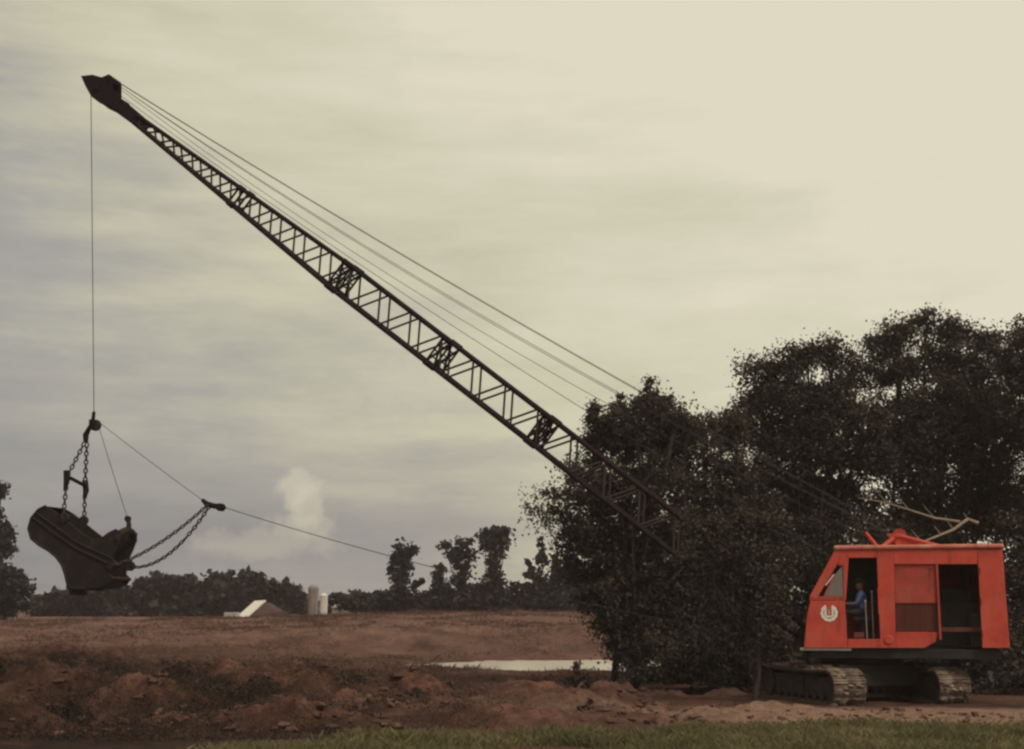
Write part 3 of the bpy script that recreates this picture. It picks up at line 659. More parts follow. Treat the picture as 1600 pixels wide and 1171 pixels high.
m_glass, t, b = mat('dusty_glass'); b.inputs['Base Color'].default_value = (.35, .30, .28, 1); b.inputs['Roughness'].default_value = .12; b.inputs['Alpha'].default_value = .38
mb = MB(); mb.prism([A0 + Vector((0.02, .02, .02)), A1 + Vector((0.02, .02, -.02)), A1 + Vector((0.02, dY - .02, -.02)), A0 + Vector((.02, dY - .02, .02))], (.012, 0, .006)); mb.build('windscreen', m_glass, crane)
# quarter window beside the door: pane, divider, wiper-like strut
mb = MB(); mb.prism([pn(1290, 931.5, YN + .02), pn(1299, 905, YN + .02), pn(1316, 884.5, YN + .02), pn(1318.8, 931.5, YN + .02)], (0, .008, 0)); qw = mb.build('quarter_window', m_glass, crane)
mb = MB(); mb.tube([pn(1288, 932, YN + .015), pn(1304, 897, YN + .015)], .022, 6); mb.build('window_bar', M['red'], crane)
mb = MB(); mb.tube([pn(1290, 915, YN - .03), pn(1303, 898, YN - .03)], .016, 6); mb.build('mirror_arm', M['white'], crane)
# emblem on the cab: white gear-like ring with a shield inside
q = pn(1295.5, 958, YN); ec = Vector((q.x, YN - .004, q.z))
emb = empty('emblem', ec, parent=crane)
mb = MB(); n = 40; R1, R0 = .205, .135; a0 = math.radians(90 + 24)
ring_o = []; ring_i = []
for k in range(n + 1):
    a = a0 + (2 * math.pi - math.radians(48)) * k / n; rr = R1 * (1.0 if k % 4 < 2 else .95)
    ring_o.append(ec + Vector((math.cos(a) * rr, 0, math.sin(a) * rr))); ring_i.append(ec + Vector((math.cos(a) * R0, 0, math.sin(a) * R0)))
vs = ring_o + ring_i; m_ = n + 1
mb.add(vs, [(k, k + 1, m_ + k + 1, m_ + k) for k in range(n)]); mb.add([v + Vector((0, -.006, 0)) for v in vs], [(k, m_ + k, m_ + k + 1, k + 1) for k in range(n)])
mb.build('emblem_ring', M['white'], emb)
mb = MB()
for dxx, h0, h1 in ((-.085, -.07, .15), (.085, -.07, .15)): mb.box(ec + Vector((dxx, -.004, (h0 + h1) / 2)), (.05, .008, h1 - h0))
mb.box(ec + Vector((0, -.004, -.085)), (.16, .008, .045)); mb.build('emblem_letter', M['white'], emb)
mb = MB(); mb.box(ec + Vector((0, -.004, .02)), (.05, .007, .12)); mb.build('emblem_centre', M['galv'], emb)
# machinery seen through the openings
q = pn(1495, 960, YN + .9); mb = MB(); mb.box((q.x - .1, CY - .1, zfl + .55), (1.1, 1.2, 1.0)); mb.box((q.x, CY - .2, zfl + 1.2), (.7, .5, .35)); mb.tube([(q.x + .2, CY, zfl + 1.3), (q.x + .2, CY, zfl + 1.9)], .06, 8); mb.build('engine', M['black'], crane, bevel=.03)
q = pn(1432, 950, CY)
for dy in (-.45, .45):
    mb = MB(); mb.disc((q.x, CY + dy - .3, zfl + .75), (0, 1, 0), [(0, .1), (0, .5), (.05, .5), (.06, .32), (.54, .32), (.55, .5), (.6, .5), (.6, .1)], 24); mb.build('rope_drum', M['black'], crane)
# operator seat and levers
qs = pn(1350, 964, YN + .5); zs = qs.z
mb = MB(); mb.box((qs.x, YN + .52, zs - .05), (.46, .46, .1)); mb.box((qs.x, YN + .52, (zs + pn(1350, 1000).z) / 2 - .06), (.2, .25, zs - pn(1350, 1000).z - .08)); mb.build('seat', M['black'], crane, bevel=.03)
mb = MB(); mb.box((qs.x + .24, YN + .52, zs + .25), (.08, .44, .55), Matrix.Rotation(.12, 3, 'Y')); mb.build('backrest', M['black'], crane, bevel=.03)
for k, (px, top) in enumerate(((1352, 940), (1362, 925), (1308, 940), (1313, 936))):
    a = pn(px + 3, 998, YN + .18 + .08 * (k % 2)); e = pn(px, top, YN + .18 + .08 * (k % 2)); mb = MB(); mb.tube([a, e], .014, 6); mb.disc(e, (0, 0, 1), [(-.03, .01), (-.015, .028), (.015, .028), (.03, .01)], 8); mb.build('lever', M['galv'], crane)
q = pn(1342, 993, YN + .12); mb = MB(); mb.box((q.x, YN + .16, q.z), (.24, .16, .13)); mb.build('toolbox', M['grille'], crane, bevel=.01)

# gantry on the roof, low and raked forward
G = at(1402, 838, CY)
gan = empty('gantry', (G.x, CY, zr + .1), parent=crane)
def bar(name, a, b_, r, mt, parent, n=8):
    mb = MB(); mb.tube([a, b_], r, n); return mb.build(name, mt, parent)
for dy in (-.55, .55):
    q0 = at(1378, 856, CY + dy); top = Vector((G.x, CY + dy * .7, G.z)); q0.z = zr + .06
    bar('gantry_leg', q0, top, .055, M['red'], gan)
    q1 = at(1470, 858, CY + dy); q1.z = zr + .06
    bar('gantry_backstay', q1, top, .05, M['red'], gan)
    s0 = at(1372, 850, CY + dy * .8); s1 = at(1352, 832, CY + dy * .8)
    bar('raised_strut', Vector((s0.x, s0.y, zr + .06)), s1, .04, M['red'], gan)
bar('gantry_crossbar', Vector((G.x, CY - .5, G.z)), Vector((G.x, CY + .5, G.z)), .05, M['red'], gan)
for dy in (-.25, -.08, .1, .27):
    mb = MB(); mb.disc((G.x + .05, CY + dy - .03, G.z), (0, 1, 0), [(0, .05), (0, .17), (.02, .17), (.03, .14), (.04, .17), (.06, .17), (.06, .05)], 18); mb.build('sheave', M['red_dull'], gan)
mb = MB(); a, b_ = at(1408, 842, CY - .4), at(1435, 852, CY - .4); mb.prism([Vector((a.x - .35, a.y, a.z + .12)), Vector((a.x, a.y, a.z + .14)), Vector((b_.x, a.y, zr + .12)), Vector((b_.x - .5, a.y, zr + .12))], (0, .06, 0)); mb.build('gantry_plate', M['red'], gan)

# boom
foot, tip = at(1258, 990, CY), at(160, 146, CY)
ax = (tip - foot).normalized(); nrm = Vector((-ax.z, 0, ax.x))
if nrm.z < 0: nrm = -nrm
BL = (tip - foot).length
boom = empty('boom', foot, parent=crane)
def t_of(px):  # distance along the axis where the picture shows column px on the axis line
    return (at(px, 990 - (1258 - px) * (844 / 1098), CY) - foot).dot(ax)
sF, s545, s222 = t_of(1120), t_of(541), t_of(222)
def dep(s):
    if s < sF: return .22 + (.83 - .22) * s / sF
    if s < s545: return .83
    return .83 + (.25 - .83) * (s - s545) / (s222 - s545)
def wid(s):
    if s < sF: return 1.0 + (.8 - 1.0) * s / sF
    if s < s545: return .8
    return .8 + (.42 - .8) * (s - s545) / (s222 - s545)
def node(s, u, v): return foot + ax * s + nrm * (u * dep(s) / 2) + Vector((0, v * wid(s) / 2, 0))
for u in (-1, 1):
    for v in (-1, 1):
        mb = MB()
        for a, b_ in ((.05, sF), (sF, s545), (s545, s222 + .15)):
            mb.tube([node(a, u, v), node(b_, u, v)], .061, 8)
        mb.build('chord', M['steel'], boom)
um = MB(); um.tube([(0, 0, -.5), (0, 0, .5)], 1, 7); unit = um.build('lacing_bar', M['lace'], boom); unit_me = unit.data; first = [unit]
def lace(a, b_, r=.031, name='lacing_bar', parent=boom, me=None):
    if first: o = first.pop()
    else: o = bpy.data.objects.new(name, me or unit_me); COL.objects.link(o)
    place(o, (a + b_) / 2, parent); d = b_ - a
    o.rotation_mode = 'QUATERNION'; o.rotation_quaternion = d.to_track_quat('Z', 'Y'); o.scale = (r, r, d.length)
# stations
st = [0.9]; 
while st[-1] < s222 - .1:
    st.append(st[-1] + (.565 if st[-1] < s545 else max(.40, .565 * dep(st[-1]) / .83)))
for i in range(len(st) - 1):
    a, b_ = st[i], min(st[i + 1], s222 + .05); k = 1 if i % 2 else -1
    for v in (-1, 1): lace(node(a, -k, v), node(b_, k, v))
    for u in (-1, 1): lace(node(a, u, -k), node(b_, u, k), .024)
splices = [t_of(538), t_of(692), t_of(848), t_of(376)]
for j, s in enumerate(splices):
    d = .16 if j < 3 else .1
    sp_ = MB()
    for u in (-1, 1):
        for v in (-1, 1):
            sp_.tube([node(s - d * 1.1, u, v), node(s + d * 1.1, u, v)], .088, 8)
        for o_ in (-d, d): sp_.tube([node(s + o_, u, -1), node(s + o_, u, 1)], .035, 6)
    for v in (-1, 1):
        for o_ in (-d, d): sp_.tube([node(s + o_ * .9, -1, v), node(s + o_ * .9, 1, v)], .034, 6)
        if j != 3:
            sp_.tube([node(s - d, -1, v), node(s + d, 1, v)], .03, 6); sp_.tube([node(s + d, -1, v), node(s - d, 1, v)], .03, 6)
            for q in (-.45, 0, .45):
                sp_.tube([node(s - d, q, v), node(s + d, q, v)], .025, 6)
            sp_.tube([node(s - d, -1, v), node(s - d, 1, -v)], .03, 6); sp_.tube([node(s + d, -1, v), node(s + d, 1, -v)], .03, 6)
    sp_.build('splice_frame', M['steel'], boom)
# plated end, head and sheaves
s185 = t_of(188)
for v in (-1, 1):
    mb = MB(); y = v * .2
    mb.prism([foot + ax * (s222 - .12) - nrm * .17 + Vector((0, y - .015, 0)), foot + ax * (s222 - .12) + nrm * .17 + Vector((0, y - .015, 0)), foot + ax * (s185 + .1) + nrm * .22 + Vector((0, y - .015, 0)), foot + ax * (s185 + .1) - nrm * .20 + Vector((0, y - .015, 0))], (0, .03, 0))
    mb.build('end_plate', M['steel'], boom)
    pts = [(188, 178), (196, 158), (183, 150), (183, 128), (176, 122), (166, 126), (152, 122), (134, 124), (141, 140), (150, 156), (163, 166)]
    mb = MB(); mb.prism([at(px, py, CY) + Vector((0, y - .02 + v * .06, 0)) for px, py in pts], (0, .035, 0)); mb.build('head_plate', M['steel'], boom, bevel=.01)
mb = MB(); mb.box(foot + ax * (s185 - .3), (1.0, .38, .05), Matrix((ax, Vector((0, 1, 0)), nrm)).transposed()); mb.build('web_plate', M['steel'], boom)
hc = at(158, 144, CY)
for dy in (-.12, .06):
    mb = MB(); mb.disc(hc + Vector((0, dy, 0)), (0, 1, 0), [(0, .06), (0, .26), (.02, .27), (.03, .225), (.05, .27), (.07, .26), (.07, .06)], 24); mb.build('boom_sheave', M['black'], boom)
bar('sheave_pin', hc + Vector((0, -.34, 0)), hc + Vector((0, .34, 0)), .045, M['steel'], boom)
pc = at(177, 127, CY)
mb = MB(); mb.disc(pc + Vector((0, -.3, 0)), (0, 1, 0), [(0, .03), (0, .10), (.6, .10), (.6, .03)], 14); mb.build('pendant_pin', M['steel'], boom)
mb = MB(); mb.box(at(150, 127, CY), (.3, .46, .04)); mb.build('sheave_guard', M['steel'], boom)
for v in (-1, 1):
    mb = MB(); mb.disc(foot + Vector((0, v * .55 - .09, 0)), (0, 1, 0), [(0, .05), (0, .17), (.18, .17), (.18, .05)], 16); mb.build('foot_lug', M['steel'], boom)
    mb = MB(); q = foot + Vector((0, v * .55, 0)); mb.prism([q + Vector((-.16, v * .12, .12)), q + Vector((.16, v * .12, .12)), Vector((q.x + .45, q.y + v * .12, zdeck - .05)), Vector((q.x - .05, q.y + v * .12, zdeck - .05))], (0, .04, 0)); mb.build('foot_bracket', M['black'], crane)
# ropes that belong to the crane
def rope(name, a, b_, r, sag=0, parent=crane, n=14, mt=None):
    mb = MB(); mb.tube([a.lerp(b_, k / n) - Vector((0, 0, sag * 4 * (k / n) * (1 - k / n))) for k in range(n + 1)], r, 6); return mb.build(name, mt or M['rope'], parent)
for dy, dzz, sg in ((-.27, .06, .25), (.27, .06, .25), (-.12, -.02, .55), (.12, -.02, .60)):
    rope('boom_pendant', pc + Vector((0, dy, dzz)), Vector((G.x, CY + dy, G.z + dzz * 1.5)), .0085, sg)
hd = at(1428, 945, CY - .3)
rope('hoist_rope', hc + Vector((.1, -.09, .25)), hd, .009, .5)
rope('tagline', pc + Vector((0, .2, -.1)), Vector((G.x - .5, CY + .2, zr + .25)), .008, .75)
hb = at(146.5, 650, CY)
hs = at(144.5, 146, CY); hs.y = CY - .085
rope('hoist_rope', hs, hb + Vector((0, 0, .1)), .0115, 0)
fl = at(1246, 1006, CY)
flr = empty('fairlead', fl, parent=crane)
for dzz in (-.16, .16):
    mb = MB(); mb.disc(fl + Vector((0, -.05, dzz)), (0, 1, 0), [(0, .04), (0, .15), (.03, .15), (.05, .11), (.07, .15), (.1, .15), (.1, .04)], 18); mb.build('sheave', M['galv'], flr)
for dy in (-.1, .1):
    mb = MB(); mb.box(fl + Vector((.2, dy, 0)), (.65, .035, .42)); mb.build('cheek_plate', M['mudsteel'], flr, bevel=.02)

# ------------------------------------------------------------------ bucket and its rigging
BY = CY
def bp(px, py, dy=0):
    if py > 785 and px < 225: px = 131 + (px - 131) * .87
    q = at(px, py, BY); q.y += dy; return q
bk = empty('dragline_bucket', bp(120, 918), 'dark steel digging bucket hanging mouth down on chains below the boom tip', 'bucket')
HW = .47
outer = [(80, 793), (66, 799), (54, 812), (49, 828), (54, 843), (68, 853), (84, 861), (98, 871), (108, 883), (114, 897), (118, 912), (124, 920), (150, 921), (178, 919), (196, 911), (198, 902), (192, 897),
         (195, 876), (204, 860), (210, 846), (212, 832), (204, 828), (190, 834), (178, 842), (165, 845), (148, 837), (130, 825), (112, 812), (96, 801)]
for v in (-1, 1):
    mb = MB(); mb.prism([bp(px, py, v * HW - .025) for px, py in outer], (0, .05, 0)); sp_ = mb.build('side_plate', M['bucket'], bk, bevel=.01)
    band = [(58, 812), (132, 858), (196, 884)]
    mb = MB()
    for off in (0, 14):
        mb.tube([bp(px + off * .35, py + off * (-.6), v * (HW + .03)) for px, py in band], .035, 6)
    mb.tube([bp(px, py, v * (HW + .02)) for px, py in outer[:13]], .04, 6)
    mb.build('reinforcing_rib', M['bucket'], sp_)
    mb = MB(); q = bp(114, 812, v * (HW + .03)); mb.disc(q + Vector((0, -.06, 0)), (0, 1, 0), [(0, .04), (0, .13), (.12, .13), (.12, .04)], 14); mb.build('trunnion', M['bucket'], bk)
    mb = MB(); q = bp(198, 884, v * (HW + .02)); mb.disc(q + Vector((0, -.06, 0)), (0, 1, 0), [(0, .04), (0, .14), (.12, .14), (.12, .04)], 14); mb.build('drag_lug', M['bucket'], bk)
mb = MB(); prof = outer[:12]
vs = []; 
for px, py in prof: vs += [bp(px, py, -HW), bp(px, py, HW), bp(px, py, HW) + (bp(128, 850, 0) - bp(px, py, 0)) * .06, bp(px, py, -HW) + (bp(128, 850, 0) - bp(px, py, 0)) * .06]
fs = []
for i in range(len(prof) - 1):
    a = i * 4; b2 = a + 4
    fs += [(a, a + 1, b2 + 1, b2), (a + 3, b2 + 3, b2 + 2, a + 2), (a, b2, b2 + 3, a + 3), (a + 1, a + 2, b2 + 2, b2 + 1)]
mb.add(vs, fs, True); mb.build('shell', M['bucket'], bk)
mb = MB(); arch = [(170, 846), (186, 842), (202, 836), (211, 834)]
pts = []
for k in range(13):
    a = math.pi * k / 12; pts.append(bp(205, 846, -HW * math.cos(a)) + (bp(210, 829) - bp(205, 846)) * math.sin(a))
mb.tube(pts, .10, 8); mb.build('arch', M['bucket'], bk)
mb = MB(); mb.tube([bp(210, 832), bp(212, 820), bp(210, 810)], [.09, .07, .06], 8); mb.disc(bp(210, 811, -.05), (0, 1, 0), [(0, .03), (0, .085), (.1, .085), (.1, .03)], 12); mb.build('dump_lug', M['bucket'], bk)
mb = MB(); a, b_ = bp(118, 914), bp(196, 912); mb.tube([bp(119, 916, -HW), bp(119, 916, HW)], .07, 8); mb.build('lip', M['bucket'], bk)
for k in range(5):
    dy = -HW + .1 + k * (2 * HW - .2) / 4; q = bp(120, 916, dy); mb = MB()
    mb.add([q + Vector((-.07, -.07, .05)), q + Vector((.07, -.07, .05)), q + Vector((.07, .07, .05)), q + Vector((-.07, .07, .05)), q + Vector((.03, -.05, -.26)), q + Vector((.06, -.05, -.26)), q + Vector((.06, .05, -.26)), q + Vector((.03, .05, -.26))],
           [(3, 2, 1, 0), (4, 5, 6, 7), (0, 1, 5, 4), (1, 2, 6, 5), (2, 3, 7, 6), (3, 0, 4, 7)]); mb.build('tooth', M['bucket'], bk)
mb = MB(); mb.tube([bp(196, 905, -HW - .05), bp(196, 905, HW + .05)], .06, 8); mb.build('spreader_pipe', M['bucket'], bk)
def chain(name, pts, r=.048, pitch=.12, wire=.023):
    """a run of alternating links along a polyline, one part"""
    P = [Vector(p) for p in pts]; L = [0]
    for i in range(len(P) - 1): L.append(L[-1] + (P[i + 1] - P[i]).length)
    n = max(2, int(L[-1] / pitch)); mb = MB()
    for k in range(n):
        s = (k + .5) / n * L[-1]; i = max(j for j in range(len(P) - 1) if L[j] <= s); q = P[i].lerp(P[i + 1], (s - L[i]) / (L[i + 1] - L[i]))
        d = (P[i + 1] - P[i]).normalized(); u = d.orthogonal().normalized() if k % 2 == 0 else d.cross(d.orthogonal()).normalized()
        hl = L[-1] / n * .62; loop = []
        for a in np.linspace(0, 2 * math.pi, 11): loop.append(q + d * (hl * math.cos(a)) + u * (r * math.sin(a)))
        mb.tube(loop, wire, 5, False)
    return mb.build(name, M['chain'], bk)
def curve(a, b_, sag, n=10): return [a.lerp(b_, k / n) - Vector((0, 0, sag * 4 * (k / n) * (1 - k / n))) for k in range(n + 1)]
sl, sr = bp(119, 747, -HW), bp(119, 757, HW)
mb = MB(); mb.tube([sl, sr], .055, 8); mb.build('spreader_bar', M['steel'], bk)
for q, v in ((sl, -1), (sr, 1)):
    mb = MB(); mb.tube([q + Vector((-.02, v * .02, .16)), q + Vector((.02, v * .04, -.14)), q + Vector((-.03, v * .04, -.42))], [.085, .09, .04], 8); mb.build('spreader_end', M['steel'], bk)
topc = bp(134, 692)
for q in (sl, sr): chain('upper_hoist_chain', [topc + Vector((0, .06 if q is sr else -.06, 0)), q])
for q, v in ((sl, -1), (sr, 1)): chain('lower_hoist_chain', [q, bp(113, 811, v * (HW + .08))])
mb = MB(); mb.tube([hb + Vector((0, 0, .12)), bp(145, 660), bp(138, 672), bp(134, 680), topc], [.05, .06, .07, .09, .07], 8); mb.build('hoist_socket', M['steel'], bk)
mb = MB(); qd = bp(149.5, 665); mb.disc(qd + Vector((0, -.05, 0)), (0, 1, 0), [(0, .04), (0, .16), (.03, .165), (.05, .13), (.07, .165), (.1, .16), (.1, .04)], 20); ds = mb.build('dump_sheave', M['black'], bk)
mb = MB(); mb.box(bp(146, 664, -.08), (.2, .03, .3)); mb.box(bp(146, 664, .08), (.2, .03, .3)); mb.build('sheave_housing', M['steel'], bk, bevel=.03)
cl = bp(318, 783); cl2 = bp(350, 793)
rope('dump_rope', bp(157, 662), cl, .009, .02, bk); rope('dump_rope', bp(156, 672), bp(210, 811), .009, .03, bk)
mb = MB(); mb.tube([bp(316, 781), bp(323, 788), bp(335, 791), bp(345, 792), bp(352, 794)], [.05, .085, .075, .09, .05], 8); mb.disc(bp(345, 793, -.09), (0, 1, 0), [(0, .03), (0, .11), (.18, .11), (.18, .03)], 12); mb.build('drag_clevis', M['steel'], bk)
for v in (-1, 1):
    chain('drag_chain', curve(bp(326, 790, v * .08), bp(201, 886, v * (HW + .08)), .2 if v < 0 else .45), .042, .12, .020)
fe = fl + Vector((-.05, 0, .0))
rope('drag_rope', cl2, fe, .0105, .28, crane, 24)

# ------------------------------------------------------------------ the operator
def person(origin, faces_left=True):
    """seated, facing -X, hands forward on levers; origin = seat point under the hips"""
    J = {'pel': (0, 0, .12), 'waist': (-.01, 0, .27), 'chest': (-.03, 0, .45), 'sho': (-.03, 0, .56), 'neck': (-.045, 0, .63), 'jaw': (-.07, 0, .70), 'skull': (-.055, 0, .79), 'crown': (-.045, 0, .85), 'nose': (-.165, 0, .745)}
    Rr = {'pel': .155, 'waist': .145, 'chest': .165, 'sho': .12, 'neck': .058, 'jaw': .075, 'skull': .098, 'crown': .07, 'nose': .018}
    E = [('pel', 'waist'), ('waist', 'chest'), ('chest', 'sho'), ('sho', 'neck'), ('neck', 'jaw'), ('jaw', 'skull'), ('skull', 'crown'), ('jaw', 'nose')]
    for v, s in ((-1, 'n'), (1, 'f')):
        add = {'shl' + s: (-.03, .19 * v, .545), 'elb' + s: (-.15, .25 * v, .30), 'wri' + s: (-.38, .19 * v, .30), 'palm' + s: (-.46, .18 * v, .31),
               'hip' + s: (-.03, .10 * v, .11), 'kne' + s: (-.44, .13 * v, .12), 'ank' + s: (-.43, .13 * v, -.36), 'toe' + s: (-.60, .14 * v, -.42)}
        rad = {'shl' + s: .078, 'elb' + s: .05, 'wri' + s: .034, 'palm' + s: .038, 'hip' + s: .105, 'kne' + s: .072, 'ank' + s: .05, 'toe' + s: .042}
        J.update(add); Rr.update(rad)
        E += [('sho', 'shl' + s), ('shl' + s, 'elb' + s), ('elb' + s, 'wri' + s), ('wri' + s, 'palm' + s), ('pel', 'hip' + s), ('hip' + s, 'kne' + s), ('kne' + s, 'ank' + s), ('ank' + s, 'toe' + s)]
        for k in range(5):
            fa, fb = 'fa%d' % k + s, 'fb%d' % k + s
            if k == 0: J[fa] = (-.47, (.18 - .035) * v, .335); J[fb] = (-.505, (.18 - .03) * v, .325)
            else: J[fa] = (-.505 - .004 * (2.5 - abs(k - 2.5)), (.18 - .045 + .022 * k) * v, .325); J[fb] = (-.515, (.18 - .04 + .02 * k) * v, .288)
            Rr[fa] = .011; Rr[fb] = .009; E += [('palm' + s, fa), (fa, fb)]
    names = list(J); ix = {n: i for i, n in enumerate(names)}
    me = bpy.data.meshes.new('person'); me.from_pydata([J[n] for n in names], [(ix[a], ix[b]) for a, b in E], []); me.update()
    tmp = bpy.data.objects.new('tmp', me); COL.objects.link(tmp)
    sk = tmp.modifiers.new('skin', 'SKIN'); sk.use_smooth_shade = True
    for n in names:
        d = me.skin_vertices[0].data[ix[n]]; d.radius = (Rr[n], Rr[n]); d.use_root = (n == 'pel')
    sb = tmp.modifiers.new('sub', 'SUBSURF'); sb.levels = 2; sb.render_levels = 2
    dg = bpy.context.evaluated_depsgraph_get(); dg.update()
    m2 = bpy.data.meshes.new_from_object(tmp.evaluated_get(dg)); m2.name = 'person'
    bpy.data.objects.remove(tmp)
    ms = [simple('skin_tone', [(.3, (.16, .085, .06)), (.7, (.20, .11, .08))], 10, .6, 0, .05), simple('blue_shirt', [(.3, (.055, .075, .16)), (.7, (.09, .11, .22))], 6, .9), simple('dark_trousers', [(.3, (.025, .025, .03)), (.7, (.045, .045, .05))], 6, .9), simple('boots', [(.3, (.03, .02, .015)), (.7, (.06, .04, .03))], 9, .7)]
    m2.materials.clear()
    for q in ms: m2.materials.append(q)
    for p in m2.polygons:
        c = p.center; p.use_smooth = True
        if c.z > .605 and abs(c.y) < .14: k = 0
        elif c.x < -.36 and c.z > .24: k = 0
        elif c.z > .20: k = 1
        elif c.z < -.30: k = 3
        else: k = 2
        p.material_index = k
    o = bpy.data.objects.new('person', m2); COL.objects.link(o); place(o, origin, None)
    tag(o, 'person in a blue shirt and dark cap sitting in the crane cab at the levers', 'person')
    cap = MB(); oc = Vector(origin) + Vector((-.05, 0, .80))
    cap.disc(oc, (0, 0, 1), [(0, .112), (.03, .115), (.07, .10), (.10, .06), (.11, .02)], 18); cap.add([oc + Vector((-.08, -.08, .005)), oc + Vector((-.20, -.05, -.02)), oc + Vector((-.20, .05, -.02)), oc + Vector((-.08, .08, .005)), oc + Vector((-.08, -.08, .02)), oc + Vector((-.20, -.05, -.008)), oc + Vector((-.20, .05, -.008)), oc + Vector((-.08, .08, .02))],
        [(0, 1, 2, 3), (7, 6, 5, 4), (0, 4, 5, 1), (1, 5, 6, 2), (2, 6, 7, 3), (3, 7, 4, 0)])
    cap.build('cap', simple('dark_cap', [(.3, (.015, .012, .012)), (.7, (.03, .025, .022))], 8, .9), o)
    for v in (-1, 1):
        e_ = MB(); e_.disc(Vector(origin) + Vector((-.155, .035 * v, .77)), (-1, 0, 0), [(0, .012), (.008, .008)], 8); e_.build('eye', M['black'], o)
    return o
op_loc = (qs.x - .02, YN + .50, zs + .0)
op = person(op_loc)

swing(crane, (CX, CY, 0)); swing(bk, bp(120, 918)); swing(op, op_loc)
at = at_world
# ------------------------------------------------------------------ small growth, heaps and litter near the crane
def dirt_heap(px, py, wpx, hpx, Y, label, seed):
    c = at(px, py, Y); s = Y / F; rx, h = wpx * s / 2, hpx * s; n1, n2 = 30, 10; zb = gz(c.x, Y) - .05; vs = []; fs = []
    for i in range(n2 + 1):
        for k in range(n1):
            a = 2 * math.pi * k / n1; r = i / n2; x = c.x + rx * r * math.cos(a) * 1.05; y = Y + rx * .7 * r * math.sin(a)
            nz = float(fbm(np.array([x * 3.1]), np.array([y * 3.1]), 4, seed, .6)[0])
            vs.append((x + .08 * nz, y, zb + h * (1 - r * r) ** .8 * (1 + 1.1 * nz) * .62 + .04 * nz - .05 * r))
    for i in range(n2):
        for k in range(n1): fs.append((i * n1 + k, (i + 1) * n1 + k, (i + 1) * n1 + (k + 1) % n1, i * n1 + (k + 1) % n1))
    mb = MB(); mb.add(vs, fs, True); mb.build('dirt_heap', M['soil'], None, label, 'dirt heap', 'heaps of dug earth')
dirt_heap(968, 1072, 105, 28, 37.5, 'low heap of red-brown earth right of the small bush, below the water', 3)
dirt_heap(1052, 1068, 70, 22, 38.2, 'dark earth heap in front of the tree clump, left of the crawler tracks', 4)
dirt_heap(1135, 1072, 80, 16, 37.6, 'flat earth heap just left of the crawler tracks', 6)
def shrub(px, py, bl, Y, label, leaf=.10, lm='leaf_dark', per=16):
    return tree('shrub', px, Y, bl, leaf, M[lm], label, per=per, per_clump=22, cr=.13, trunk_r=.03, cat='shrub', group='small shrubs on the bare earth', jitter=.1, twigs=6)
shrub(905, 1078, [(893, 1068, 16, 14), (912, 1060, 16, 18), (900, 1046, 6, 12), (925, 1068, 14, 12), (908, 1072, 22, 10)], 37.4, 'small dark bush standing in front of the water')
shrub(525, 1086, [(520, 1074, 10, 14), (530, 1066, 9, 14), (526, 1080, 16, 10)], 35.6, 'dark stubby bush alone on the bare earth, left of centre')
shrub(648, 1088, [(650, 1080, 8, 9), (642, 1086, 10, 7)], 35.0, 'smallest dark tuft on the bare earth, near the middle of the picture', .08)
shrub(1200, 1050, [(1195, 1035, 18, 18), (1215, 1045, 16, 14), (1178, 1050, 16, 12)], 38.4, 'low bush behind the left end of the crawler tracks', .10, 'leaf_mid')
shrub(1560, 1080, [(1545, 1062, 22, 18), (1575, 1055, 24, 26), (1600, 1062, 24, 22)], 37.4, 'dark brush behind the rear of the crane at the right edge', .12)
# pale bare branches fallen across the trees above the engine house
def branch(pts, r0, label):
    mb = MB(); n = len(pts); P = [at(*p) for p in pts]
    mb.tube(P, [r0 * (1 - .75 * k / (n - 1)) for k in range(n)], 7)
    for k in range(1, n - 1):
        d = P[k] - P[k - 1]; q = P[k] + Vector((d.x * .5, -.1, abs(d.x) * .5 + .05)); mb.tube([P[k], P[k].lerp(q, .6), q], [r0 * .4, r0 * .25, r0 * .08], 5)
    mb.build('dead_branch', M['deadwood'], None, label, 'branch', 'bare dead branches')
branch([(1528, 818, 43), (1512, 812, 43), (1490, 828, 42.8), (1470, 836, 42.6), (1440, 848, 42.4), (1420, 880, 42.2)], .07, 'hooked pale dead branch just above the roof of the engine house')
branch([(1500, 816, 43.4), (1460, 810, 43.4), (1420, 797, 43.4), (1385, 786, 43.4), (1340, 778, 43.4)], .055, 'long thin pale dead branch in the trees above the crane roof')

# clods, weeds and grass
def scatter(n, x0, x1, y0, y1): return rng.uniform(x0, x1, n), rng.uniform(y0, y1, n)
ico = np.array([(math.cos(a) * math.cos(b), math.sin(a) * math.cos(b), math.sin(b)) for b, aa in ((-.9, 0), (.0, .4), (.9, .1)) for a in np.linspace(aa, aa + 2 * math.pi, 6, endpoint=False)])
icf = [(i * 6 + k, i * 6 + (k + 1) % 6, (i + 1) * 6 + (k + 1) % 6, (i + 1) * 6 + k) for i in range(2) for k in range(6)] + [(12, 13, 14, 15, 16, 17), (5, 4, 3, 2, 1, 0)]
x, y = scatter(13000, -15, 11, 25.5, 56)
keep = (np.abs(x) < y * .40 + 1) & (zone_grass(x, y) < .35) & (np.hypot((x - CX) / 1.3, y - CY) > 2.6) & (rng.uniform(size=len(x)) < np.clip(.35 + .9 * fbm(x * .5, y * .5, 3, 81), 0, 1)) & (np.hypot((x - 7.3) / 13.0, (y - 71.2) / 8.9) > 1.05)
x, y = x[keep], y[keep]; z = ground_z(x, y); sz = .025 + .10 * rng.uniform(size=len(x)) ** 4; sz *= np.where(x > 4, .6, 1)
V = ico[None] * (1 + .38 * rng.normal(size=(len(x), 18, 1))) * (sz[:, None, None] * np.array([1.3, 1.2, .6])) + np.stack([x, y, z + sz * .25], 1)[:, None, :]
fs = [tuple(i * 18 + q for q in f_) for i in range(len(x)) for f_ in icf]
